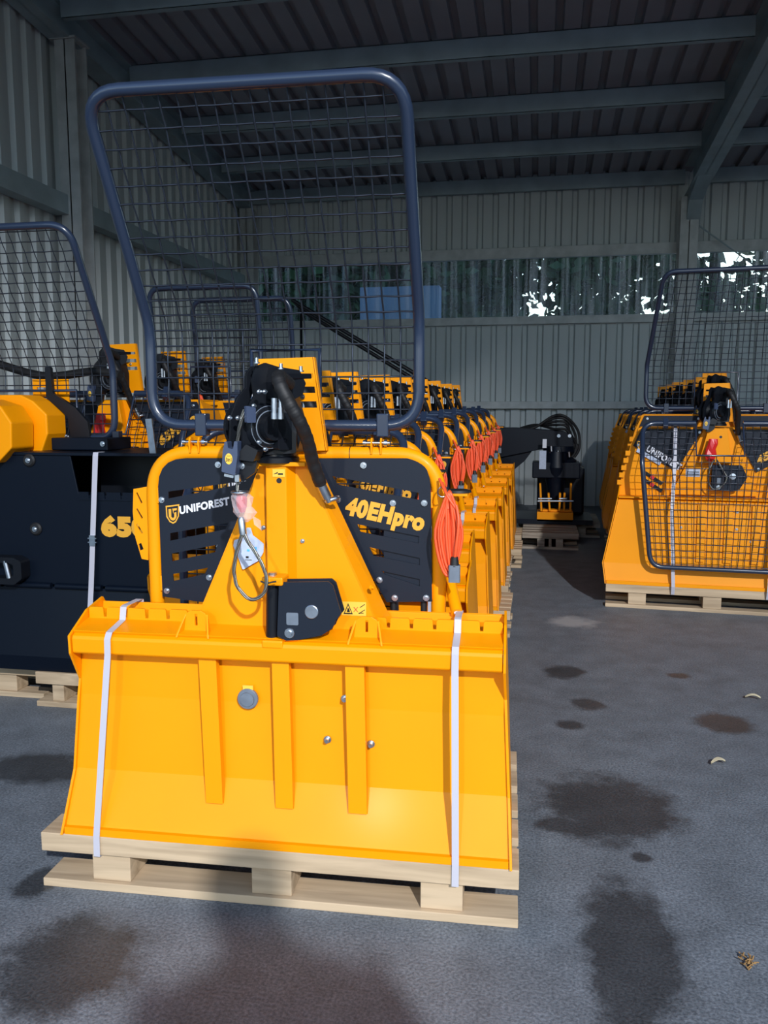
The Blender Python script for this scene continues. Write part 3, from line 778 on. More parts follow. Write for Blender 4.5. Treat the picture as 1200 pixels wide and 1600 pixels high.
    ho_ = [[P2(*p, .25) for p in s] for s in (((213, 770), (215, 769), (223, 785), (221, 787)), ((213, 795), (215, 794), (224, 809), (222, 811)), ((213, 820), (215, 818), (224, 832), (222, 834)), ((217, 850), (221, 848), (225, 858), (219, 860)))]
    tr.xz([q[::-1] if False else q] + ho_, .248, .252); part(tr, 'tool_rack', 'yellow', root)
    # hinge lugs with pins for the guard
    for px in (304, 588):
        lg = MB(); v = LA(px, 690, .232); x = v.x; z = 1.117
        for s in (-.014, .010): lg.plate([[(-.013, -.028), (.013, -.028), (.016, 0), (.008, .012), (-.008, .012), (-.016, 0)]], (x + s, .24, z), (0, 1, 0), (0, 0, 1), .004)
        lo = part(lg, 'hinge_lug', 'yellow', fo); pn = MB(); pn.cyl((x - .032, .236, z), (x + .034, .236, z), .004, seg=10); pn.cyl((x - .034, .236, z), (x - .027, .236, z), .007, seg=6); pn.cyl((x + .019, .236, z), (x + .027, .236, z), .009, seg=6)
        part(pn, 'hinge_pin', 'zinc', lo)
    ro = tower_head(root); hook_parts(root, ro)
    # lower pulley
    y = .05
    pt = MB(); a = LA(426, 996, y + .02); b = LA(427, 910, y + .02); pt.cyl(a, b, .0165, seg=24); pv = part(pt, 'pulley_post', 'black', root)
    pl2 = MB(); q = [P2(*p, y) for p in ((437, 909), (514, 908), (521, 914), (534, 958), (525, 969), (520, 981), (503, 992), (466, 999), (448, 1000), (434, 993))]
    pl2.xz(roundpoly(q[::-1], .004), y - .006, y - .001); pl2.xz(roundpoly(q[::-1], .004), y + .03, y + .035); pl_ = part(pl2, 'pulley_housing', 'navy', pv, .0015)
    dk = MB(); c = LA(480, 956, y + .015); dk.lathe(c + Vector((0, -.016, 0)), (0, 1, 0), [(0, 0), (0, .052), (.012, .046), (.02, .046), (.031, .052), (.031, 0)], 32); part(dk, 'sheave', 'black', pl_)
    dk = MB(); dk.lathe(LA(487, 956, y - .006), (0, -1, 0), [(0, .0165), (.003, .0165), (.004, .015), (.004, 0)], 28); part(dk, 'axle_cap', 'zinc', pl_)
    sq = MB(); c = P2(458, 966, y); sq.xz(roundpoly([(c[0] - .0145, c[1] - .015), (c[0] + .0145, c[1] - .015), (c[0] + .0145, c[1] + .015), (c[0] - .0145, c[1] + .015)], .004), y - .0075, y - .006); part(sq, 'inspection_window', 'plug', pl_)
    bolt(pl_, LA(452.5, 989, y - .006), .0125)
    for (p0, p1, hh) in ((911, 898, 0), (1008, 998, 0)):
        bb = MB(); a = LA(427, p0, y + .02); z0 = a.z; 
        bb.box(a.x - .020, a.x + .032, .038, .125, z0, z0 + .020); bo = part(bb, 'pivot_bracket', 'yellow', pv, .004)
        if p0 == 911: bb = MB(); bb.cyl((a.x, .065, z0 + .018), (a.x, .065, z0 + .027), .011, seg=8); part(bb, 'pivot_pin', 'zinc', bo)
    # lugs on the top plate
    for cxl in (-.2, .226):
        lg = MB(); n = 10; o = []
        o = [(cxl + .036, .65), (cxl + .031, .688), (cxl + .024, .703), (cxl + .012, .710), (cxl - .012, .710), (cxl - .024, .703), (cxl - .031, .688), (cxl - .036, .65)]
        h = [(cxl - .003, .672), (cxl + .003, .672), (cxl + .003, .701), (cxl - .003, .701)]
        lg.xz([o, h], .078, .084)
        for s in (-1, 1): lg.add([(cxl + s * .036, .084, .648), (cxl + s * .043, .048, .648), (cxl + s * .041, .052, .658), (cxl + s * .030, .080, .700), (cxl + s * .031, .084, .648), (cxl + s * .038, .048, .648), (cxl + s * .036, .052, .658), (cxl + s * .025, .080, .700)], [(0, 1, 2, 3), (7, 6, 5, 4), (0, 4, 5, 1), (1, 5, 6, 2), (2, 6, 7, 3)])
        part(lg, 'lashing_lug', 'yellow', root, .001)
    # blade fittings
    pg = MB(); c = LA(388, 1091, .078); pg.lathe(c, (0, -1, 0), [(0, .026), (.006, .026), (.008, .024), (.008, .018), (.013, .017), (.014, 0)], 30); part(pg, 'drain_plug', 'plug', root, label='round grey steel plug')
    pg = MB(); v = LA(388, 1074, .079); pg.box(v.x - .013, v.x + .013, .0745, .078, v.z - .006, v.z + .006); part(pg, 'oil_sticker', 'sticker', root)
    for p, yy in (((539, 1091), .079), ((512, 1155), .073), ((580, 1162), .073)): bolt(root, LA(*p, yy), .0095, h=.012)
    # right hand bracket with rubber pad, stabiliser rod
    br = MB(); br.box(.395, .455, .22, .31, .987, .993); br.bar((.40, .265, .99), (.40, .265, .93), .03, .005); bo = part(br, 'cable_bracket', 'yellow', root, .001)
    br = MB(); br.lathe((.427, .265, .993), (0, 0, 1), [(0, .036), (.006, .034), (.006, 0)], 20); part(br, 'rubber_pad', 'rubber', bo)
    rd = MB(); a = LA(701, 900, .3); b = LA(714, 958, .2); rd.cyl(a, b, .015, seg=16); ro2 = part(rd, 'stabiliser_rod', 'yellow', root)
    rd = MB(); q = a.lerp(b, .3); w = a.lerp(b, .95); n = Vector((0, -1, -.2)).normalized() * .0155; rd.bar(q + n, w + n, .008, .0012, up=(0, -1, 0)); part(rd, 'white_label', 'white', ro2)
    rd = MB(); rd.lathe(a + Vector((-.01, 0, .006)), (-.2, -1, .2), [(0, .014), (.004, .014), (.004, .008), (.0, .008)], 18); part(rd, 'rod_end', 'zinc', ro2)
    for px in (615, 662): 
        v = LA(px, 945, .25); s_ = MB(); s_.cyl(v + Vector((0, 0, .02)), v + Vector((0, 0, -.02)), .008, seg=10); part(s_, 'shock_mount', 'rubber', root)
    return root

A = make_A()
tag(A, 'front yellow forestry winch with a tall upright wire guard and a wide blade', 'winch')
gA = [make_guard(A)]
# small protector loop above the headboard notch
palA = make_pallet(); palA.location = (-.618, 1.80, 0); palA.rotation_euler[2] = R(2.09)
tag(palA, 'pale wooden pallet under the front winch', 'pallet', 'pallets under the winches')

# a folded guard version for the row behind: copy everything but the guard
def copy_without(o, skip, parent=None):
    if o.name.split('.')[0] in skip: return None
    c = o.copy(); COL.objects.link(c)
    if parent: c.parent = parent
    for ch in list(o.children): copy_without(ch, skip, c)
    return c

# orange cable coil
def make_coil():
    root = empty('cable_coil', (-.618, 1.80, Z0), R(2.09)); random.seed(11)
    mb = MB(); pts = []; n = 14; S = 30
    order = [0, 7, 3, 10, 5, 12, 1, 8, 4, 11, 2, 9, 6, 13]
    for i in range(n * S):
        k = i / S; j = order[int(k)]; t = j / 13; a = 2 * math.pi * (i % S) / S; fr_ = (i % S) / S
        w = .003 + .031 * t; h = .092 + .006 * math.sin(j * 2.1); j2 = order[min(int(k) + 1, 13)]; w += (.031 * (j2 - j) / 13) * max(0, fr_ - .8) * 5
        ca = math.cos(a); sq = (1 - .62 * max(0, ca) ** 1.2) * (1 - .25 * max(0, -ca))
        pts.append((.412 + .010 * (1 - ca) * .5 * (1.1 - t) + w * sq * math.sin(a), .185 + .010 * math.sin(j * 3.7) + .008 * math.cos(a), .905 + h * ca - .012 * t * (1 - ca) * .5))
    mb.tube(pts, .0036, 7)
    mb.tube(smoothpath([(.385, .22, 1.03), (.40, .19, 1.005), (.412, .18, .985), (.43, .178, .96)]), .0034, 7)
    mb.tube(smoothpath([(.392, .225, 1.02), (.405, .19, .995), (.41, .18, .96)]), .0034, 7)
    mb.tube(smoothpath([(.43, .178, .97), (.437, .165, .93), (.432, .16, .87), (.428, .165, .835)]), .0038, 7)
    c = part(mb, 'cable', 'orange', root)
    p = MB(); p.cyl((.428, .165, .845), (.428, .165, .822), .0085, .0115, seg=14); part(p, 'plug_collar', 'rubber', root)
    p = MB(); p.plate([roundpoly([(-.014, -.011), (.014, -.011), (.014, .011), (-.014, .011)], .005)], (.428, .165, .783), (1, 0, 0), (0, 1, 0), .042); part(p, 'plug', 'plug', root, .002)
    t = MB(); t.tube([(.395 + .012 * math.cos(a), .20 + .012 * math.sin(a), 1.0 + .012 * math.sin(a)) for a in [i * .5236 for i in range(12)]], .002, 6, closed=True); part(t, 'tie', 'zinc', root)
    return root
coil = make_coil(); tag(coil, 'large orange cable coil hanging on the right of the front winch', 'cable', 'orange cable coils of the middle row')

# card tag hanging at the rope
def make_tag():
    random.seed(5)
    o = LA(388, 862, .112)
    sh = [(-.030, .012), (-.028, .024), (-.014, .030), (-.008, .036), (-.002, .052), (.006, .052), (.010, .036), (.020, .028), (.032, .018), (.031, .0), (.022, -.018), (.006, -.028), (-.012, -.040), (-.018, -.02)]
    sh = [(a * 1.25, b * 1.15) for a, b in sh]
    root = empty('card_tag', (-.618, 1.80, 0), R(2.09))
    m_ = MB(); m_.plate([roundpoly(sh[::-1], .004)], o, (1, 0, 0), (0, 0, 1), .0012); c = m_.build('card', M['paper'], root)
    t = MB(); t.box(o.x + .012, o.x + .022, o.y - .002, o.y - .0012, o.z + .002, o.z + .012); t.box(o.x - .003, o.x + .004, o.y - .002, o.y - .0012, o.z + .001, o.z + .006); t.build('blue_symbol', M['cyan'], root)
    t = MB(); t.box(o.x - .006, o.x + .001, o.y - .002, o.y - .0012, o.z - .016, o.z - .011); t.box(o.x - .008, o.x + .009, o.y - .002, o.y - .0012, o.z - .021, o.z - .0195); t.build('print', M['blackprint'], root)
    return root
tg = make_tag(); tag(tg, 'blue-grey card tag lying against the yellow tower behind the rope loop', 'tag')

def make_strap(path, w, name='binding_strap', buckle=None):
    mb = MB(); P = [Vector(p) for p in path]; vs = []
    for i, p in enumerate(P):
        t = (P[min(i + 1, len(P) - 1)] - P[max(i - 1, 0)]).normalized(); s = Vector((1, 0, 0)); s = (s - t * s.dot(t)).normalized(); n = t.cross(s).normalized() * .0006
        vs += [p - s * w / 2 - n, p + s * w / 2 - n, p + s * w / 2 + n, p - s * w / 2 + n]
    for i in range(len(P) - 1):
        b = 4 * i; mb.add(vs, [(b, b + 1, b + 5, b + 4), (b + 1, b + 2, b + 6, b + 5), (b + 2, b + 3, b + 7, b + 6), (b + 3, b, b + 4, b + 7)]) if False else None
    fs = []
    for i in range(len(P) - 1):
        b = 4 * i; fs += [(b, b + 1, b + 5, b + 4), (b + 1, b + 2, b + 6, b + 5), (b + 2, b + 3, b + 7, b + 6), (b + 3, b, b + 4, b + 7)]
    mb.add(vs, fs + [(3, 2, 1, 0), tuple(len(vs) - 4 + k for k in range(4))])
    return mb
for x0, x1, xb, lab in ((-.412, -.443, -.408, 'left white binding strap over the front blade'), (.440, .448, .440, 'right white binding strap over the front blade')):
    path = [(xb, .225, .60), (xb, .218, .70), (xb, .207, .702), (x0, .136, .702), (x0, .126, .70), (x0, .118, .668), (x0, .045, .655), (x0, .034, .64), (x0, .032, .60), (x1, -.004, .146), (x1, -.006, .095), (x1, .02, .090)]
    mb = make_strap(path, .0165); o = mb.build('binding_strap', M['strap']); o.location = (-.618, 1.80, 0); o.rotation_euler[2] = R(2.09)
    tag(o, lab, 'strap', 'binding straps')

# ------------------------------------------------------------------ middle row
row = [(-.745, 2.50, 1.0), (-.785, 3.12, 1.02), (-.765, 3.72, 1.03), (-.75, 4.32, 1.04), (-.745, 4.96, 1.05), (-.74, 5.6, 1.06), (-.735, 6.3, 1.06), (-.745, 7.05, 1.07)]
ords = ['second', 'third', 'fourth', 'fifth', 'sixth', 'seventh', 'eighth', 'ninth']
SK = {'guard_frame', 'guard_bracket'}
protoB = None
for i, (x, y, s) in enumerate(row):
    if protoB is None:
        o = copy_without(A, SK); protoB = o
        make_guard(o, fold=140, kink=40, h1=.34, h2=.5, det=False, w=.70, hinge=(-.02, .22, 1.13))
    else: o = copy_tree(protoB)
    o.location = (x - .02, y, Z0); o.rotation_euler[2] = R(random.uniform(-.6, .6)); o.scale = (1, 1, s)
    tag(o, 'yellow forestry winch, %s from the front in the middle row' % ords[i], 'winch', 'winches of the middle row')
    p = copy_tree(palA); p.location = (x + random.uniform(-.03, .03), y, 0); p.rotation_euler[2] = 0; p.scale = (1.0, .68, 1)
    tag(p, 'wooden pallet under the %s winch of the middle row' % ords[i], 'pallet', 'pallets under the winches')
    c = copy_tree(coil); c.location = (x - .02, y, Z0); c.rotation_euler[2] = R(random.uniform(-1, 1)); c.scale = (1, 1, s)
    tag(c, 'orange cable coil on the %s winch of the middle row' % ords[i], 'cable', 'orange cable coils of the middle row')
    if i < 4:
        mb = make_strap([(.44, .225, .60), (.44, .218, .70), (.44, .207, .702), (.44, .136, .702), (.44, .126, .70), (.44, .118, .668), (.44, .045, .655), (.44, .034, .64), (.44, .032, .60), (.44, -.004, .146), (.44, -.006, .125)], .0165)
        so = mb.build('binding_strap', M['strap']); so.location = (x - .02, y, 0); so.scale = (1, 1, s)
        tag(so, 'white binding strap over the blade of the %s winch of the middle row' % ords[i], 'strap', 'binding straps')

# ------------------------------------------------------------------ style B winch (wide body with diagonal dark covers)
def make_B(txt):
    root = empty('forestry_winch', (0, 0, Z0))
    # lower blade
    prof = [(.004, .1445), (.03, .27), (.06, .655), (.10, .675)]; hw = [.612, .63, .556, .552]
    b = MB(); vs = []
    for (y, z), h in zip(prof, hw): vs += [(-h, y, z), (h, y, z)]
    n = len(vs)
    vs2 = [(x, y + .008, z) for x, y, z in vs]
    for i in range(3): b.add(vs, [(2 * i, 2 * i + 1, 2 * i + 3, 2 * i + 2)])
    for i in range(3): b.add(vs2, [(2 * i, 2 * i + 2, 2 * i + 3, 2 * i + 1)])
    b.box(-.61, .61, -.002, .01, .1445, .165)
    bl = part(b, 'blade', 'yellow', root)
    for x0 in (-.1, .05, .2):
        r = MB(); r.add([(x0, .02, .30), (x0 + .045, .02, .30), (x0 + .045, .044, .64), (x0, .044, .64), (x0, .04, .30), (x0 + .045, .04, .30), (x0 + .045, .062, .64), (x0, .062, .64)], [(0, 1, 2, 3), (0, 3, 7, 4), (1, 5, 6, 2), (0, 4, 5, 1)]); part(r, 'rib', 'yellow', root)
    for p in ((-.19, .50), (.12, .50), (.2, .43), (.06, .37), (.12, .6)): bolt(bl, (p[0], .03 + (p[1] - .27) * .078 + .001, p[1]), .008)
    for s in (-1, 1):
        sp = MB(); pr = [(-.004, .1445, .614), (.022, .27, .633), (.052, .66, .558), (.10, .70, .552), (.16, .74, .545), (.16, .89, .512), (.16, .99, .484), (.16, 1.09, .44), (.42, 1.05, .44), (.46, .75, .53), (.52, .1445, .612)]
        vs = [(s * h, y, z) for y, z, h in pr]; vs2 = [(x + s * .006, y, z) for x, y, z in vs]; m = len(pr)
        f = []
        for i in range(1, m - 1): f.append((0, i, i + 1)); f.append((m, m + i + 1, m + i))
        # fan in the middle for a non planar outline
        f += [(i, i + m, (i + 1) % m + m, (i + 1) % m) for i in range(m)]
        # use strips between front and back edges instead of the fan
        front = [0, 1, 2, 3, 4, 5, 6, 7]; back = [10, 10, 9, 9, 9, 8, 8, 8]
        f = [(i, i + m, (i + 1) % m + m, (i + 1) % m) for i in range(m)]
        for q in range(7):
            a, b_, c_, d_ = front[q], front[q + 1], back[q + 1], back[q]
            fc = (a, b_, c_) if c_ == d_ else (a, b_, c_, d_); f += [fc, tuple(v + m for v in fc[::-1])]
        sp.add(vs + vs2, f); part(sp, 'side_plate', 'yellow', root)
    up = MB(); up.xz([(-.56, .665), (.56, .665), (.545, .74), (.512, .89), (.484, .99), (.44, 1.09), (-.44, 1.09), (-.484, .99), (-.512, .89), (-.545, .74)], .16, .166); part(up, 'upper_body', 'yellow', root)
    lp = MB(); lp.box(-.555, .555, .045, .16, .668, .676); part(lp, 'top_plate', 'yellow', root, .001)
    bk = MB(); bk.box(-.44, .44, .16, .44, 1.085, 1.093); part(bk, 'roof_plate', 'yellow', root)
    bk = MB(); bk.xz([(-.6, .15), (.6, .15), (.53, .75), (.44, 1.085), (-.44, 1.085), (-.53, .75)], .50, .506); part(bk, 'back_sheet', 'yellow', root)
    for s in (-1, 1):
        # slotted racks on the sloping sides
        rk = MB()
        for k in range(5): z = .74 + k * .045; h = .555 - (z - .66) * .24; rk.box(*(sorted((s * h, s * (h + .03)))), .14, .146, z, z + .03)
        part(rk, 'tooth_rack', 'yellow', root)
        y = .148
        pn = MB(); q = [(s * .479, .98), (s * .434, 1.083), (s * .082, 1.083), (s * .226, .83)]
        holes = [[(s * .37, 1.035), (s * .2, .97), (s * .19, .985), (s * .35, 1.05)]]
        if s < 0: q = q; holes = holes
        pn.xz([q], y, y + .004); po = part(pn, 'cover_panel', 'navy', root)
        if s < 0:
            tx = MB(); a = Vector((-.405, y - .001, .950)); u = Vector((.20, 0, -.119)); lettering(tx, 'UNIFOREST', a, u, Vector((.020, 0, .036)), .04); part(tx, 'lettering', 'white', po)
            em = MB(); o = Vector((-.435, y - .001, .985)); sh = [(-.024, .026), (.024, .02), (.02, -.012), (.006, -.028), (-.012, -.022), (-.022, 0)]
            em.plate([sh[::-1], [(a_ * .75, b_ * .75) for a_, b_ in sh[::-1]]], o, (1, 0, 0), (0, 0, 1), .0008); em.box(o.x - .006, o.x + .006, o.y - .0008, o.y, o.z - .014, o.z + .012); part(em, 'emblem', 'logo', po)
        else:
            tx = MB(); a = Vector((.235, y - .001, .862)); u = Vector((.2, 0, .118)); lettering(tx, txt, a, u, Vector((-.016, 0, .06)), .06, .0); part(tx, 'lettering', 'logo', po)
        if s < 0:
            st = MB(); st.plate([[(-.46, .945), (-.32, .862), (-.31, .885), (-.45, .968)]], (0, y - .0005, 0), (1, 0, 0), (0, 0, 1), .001); part(st, 'pale_blue_sticker', 'paper', po)
            for zz in (.80, .755): st = MB(); st.bar((-.41, y + .01, zz + .02), (-.30, y + .005, zz - .05), .02, .006, up=(0, 1, 0)); lt = part(st, 'spring_latch', 'black', root); st = MB(); st.bar((-.37, y + .006, zz - .004), (-.35, y + .004, zz - .018), .021, .007, up=(0, 1, 0)); part(st, 'red_mark', 'red', lt)
        for p in ((.415, 1.065), (.1, 1.065), (.235, .85), (.45, .985)): bolt(po, (s * p[0], y - .001, p[1]), .008)
    tw = MB(); tw.xz([(-.25, .69), (.24, .69), (.06, 1.09), (-.075, 1.09)], .125, .131); to = part(tw, 'tower_plate', 'yellow', root, .001)
    tg_ = MB(); tg_.xz([(-.105, .885), (.078, .885), (.045, 1.088), (-.06, 1.088)], .07, .122); part(tg_, 'rope_tongue', 'yellow', to, .002)
    hl = MB(); hl.lathe((.01, .0698, 1.04), (0, -1, 0), [(0, 0), (0, .008), (.0005, .008), (.0005, 0)], 16); part(hl, 'bore_hole', 'blackprint', to)
    y = .06; q = [(-.03, .875), (.133, .875), (.165, .807), (.126, .735), (.09, .722), (-.028, .728)]
    ph = MB(); ph.xz(roundpoly(q[::-1], .006), y, y + .005); ph.xz(roundpoly(q[::-1], .006), y + .035, y + .04); po = part(ph, 'pulley_housing', 'navy', root, .0015)
    sh_ = MB(); sh_.lathe((.06, y + .005, .80), (0, 1, 0), [(0, 0), (0, .05), (.012, .044), (.018, .044), (.029, .05), (.029, 0)], 28); part(sh_, 'sheave', 'black', po)
    dk = MB(); dk.lathe((.085, y, .81), (0, -1, 0), [(0, .018), (.003, .018), (.004, 0)], 24); part(dk, 'axle_cap', 'zinc', po)
    bolt(po, (.01, y, .745), .013); dk = MB(); dk.box(0, .022, y - .002, y, .765, .8); part(dk, 'inspection_window', 'plug', po)
    st = MB(); st.box(-.17, -.09, .122, .124, .80, .845); so = part(st, 'type_plate', 'paper', to); st = MB(); st.box(-.165, -.095, .121, .122, .825, .83); st.box(-.165, -.095, .121, .122, .812, .817); part(st, 'print', 'blackprint', so)
    # head copied from the slimmer machine
    for ch in list(A.children):
        if ch.name.split('.')[0] in HEAD: 
            c = copy_tree(ch, root); c.location = (c.location[0] - .005, c.location[1] + .03, c.location[2] + .03)
    rb = MB(); tb = [(-.02, .1, 1.06), (-.02, .09, .98), (-.02, .06, .92)]
    wr = MB(); random.seed(2)
    prof = [(0, .02), (.03, .026), (.06, .03), (.09, .034), (.12, .02), (.135, .004)]; vs = []; sg = 9
    for t, r in prof:
        for i in range(sg): a = 2 * math.pi * i / sg; rr = r * random.uniform(.7, 1.3); vs.append((-.035 + rr * math.cos(a) - (t > .05) * .012, .035 + rr * math.sin(a) * .6, 1.03 - t))
    wr.add(vs, [(j * sg + i, j * sg + (i + 1) % sg, (j + 1) * sg + (i + 1) % sg, (j + 1) * sg + i) for j in range(len(prof) - 1) for i in range(sg)]); part(wr, 'red_rope_cover', 'red', root)
    lpp = MB(); strands(lpp, smoothpath([(-.02, .04, .91), (-.045, .035, .86), (-.05, .035, .78), (-.02, .04, .735), (.02, .04, .75), (.05, .04, .80), (.02, .04, .86), (-.01, .04, .91)]), .0045, 3, 50); part(lpp, 'choker_loop', 'rope', root)
    return root
HEAD = {'headboard', 'winch_drum', 'hydraulic_motor', 'swivel_neck', 'gear_housing', 'guide_arm', 'head_casting', 'top_bracket', 'hydraulic_fitting', 'hydraulic_hose', 'rope_guide', 'damper_block', 'guide_plate', 'clamp'}
GW = dict(w=.86, h1=.27, h2=.62, hinge=(0, .16, 1.13), cut=(-.13, .13, .22), brk=(-.3, .3), taper=.16)
R1 = make_B('45Hpro'); make_guard(R1, **{**GW, 'fold': 147, 'hinge': (-.0, .085, 1.12)})
R1.location = (1.03, 5.09, Z0); R1.rotation_euler[2] = R(-4.7)
tag(R1, 'front yellow winch of the right row with its wire guard folded down over it', 'winch', 'winches of the right row')
R2 = make_B('45Hpro'); make_guard(R2, **GW)
R2.location = (1.14, 5.75, Z0); R2.rotation_euler[2] = R(-4.7); R2.scale = (1.04, 1, 1.08)
tag(R2, 'second winch of the right row with its wire guard standing upright', 'winch', 'winches of the right row')
def add_pallet(x, y, rz_, lab, sy=.75, sx=1.0, mt=None):
    p = copy_tree(palA); p.location = (x, y, 0); p.rotation_euler[2] = R(rz_); p.scale = (sx, sy, 1); tag(p, lab, 'pallet', 'pallets under the winches'); return p
add_pallet(1.03, 5.09, -4.7, 'wooden pallet under the front winch of the right row', .75, 1.03)
add_pallet(1.14, 5.75, -4.7, 'wooden pallet under the second winch of the right row', .7, 1.05)
for i, (y, x) in enumerate(((6.35, 1.2), (6.95, 1.22), (7.55, 1.22), (8.3, 1.27), (9.05, 1.3))):
    o = copy_tree(R1); o.location = (x, y, Z0); o.rotation_euler[2] = R(-2); o.scale = (1.03, 1, 1.07)
    tag(o, 'yellow winch, %s from the front in the right row' % ords[i + 1], 'winch', 'winches of the right row')
    add_pallet(x, y, -2, 'wooden pallet under the %s winch of the right row' % ords[i + 1], .7, 1.03)
for k, xs in enumerate((-.24, .33)):
    mb = make_strap([(xs, .16, 1.098), (xs, .12, 1.09), (xs - .0, .05, .9), (xs - (.01 if k == 0 else .02), -.03, .6), (xs + (.015 if k == 0 else -.03), -.03, .15), (xs + (.015 if k == 0 else -.03), -.012, .1)], .02)
    o = mb.build('binding_strap', M['strap']); o.location = (1.03, 5.09, 0); o.rotation_euler[2] = R(-4.7)
    tag(o, ('left' if k == 0 else 'right') + ' white binding strap over the front winch of the right row', 'strap', 'binding straps')

# left rear machines
for i, (x, y, gd, wd) in enumerate(((-2.30, 4.12, 'fold', '65Hpro'), (-2.28, 4.72, 'up', '65Hpro'), (-2.25, 5.30, 'up', '65Hpro'))):
    if i == 0:
        o = make_B('65Hpro'); make_guard(o, **{**GW, 'fold': 147, 'hinge': (0, .085, 1.12)}); L2 = o
    elif i == 1:
        o = copy_without(L2, {'guard_frame'}); make_guard(o, **{**GW, 'h2': .29, 'w': .64, 'kink': 12, 'hinge': (.24, .16, 1.12), 'cut': (.14, .38, .15), 'brk': (.05, .42), 'taper': 0}); L3 = o
    else: o = copy_tree(L3)
    o.location = (x, y, Z0); o.scale = (1.08, 1, 1.17)
    tag(o, 'large yellow winch, %s behind the dark winch at the left' % ['first', 'second', 'third'][i], 'winch', 'winches of the left row')
    add_pallet(x, y, 0, 'wooden pallet under the %s winch behind the dark left winch' % ['first', 'second', 'third'][i], .7, 1.06)
    cc = copy_tree(coil); cc.location = (x + .55, y + .05, Z0 + .36); cc.rotation_euler = (R(70), 0, R(-60)); cc.scale = (.8, .8, .8)
    if i == 0: 
        for ob in [cc] + list(cc.children): bpy.data.objects.remove(ob)
    else:
        cc.rotation_euler = (0, 0, 0); cc.location = (x - .12, y + .02, 1.35 - .75)
        tag(cc, 'orange cable loops lying on the %s large winch of the left row' % ['', 'second', 'third'][i], 'cable', 'orange cables of the left row')

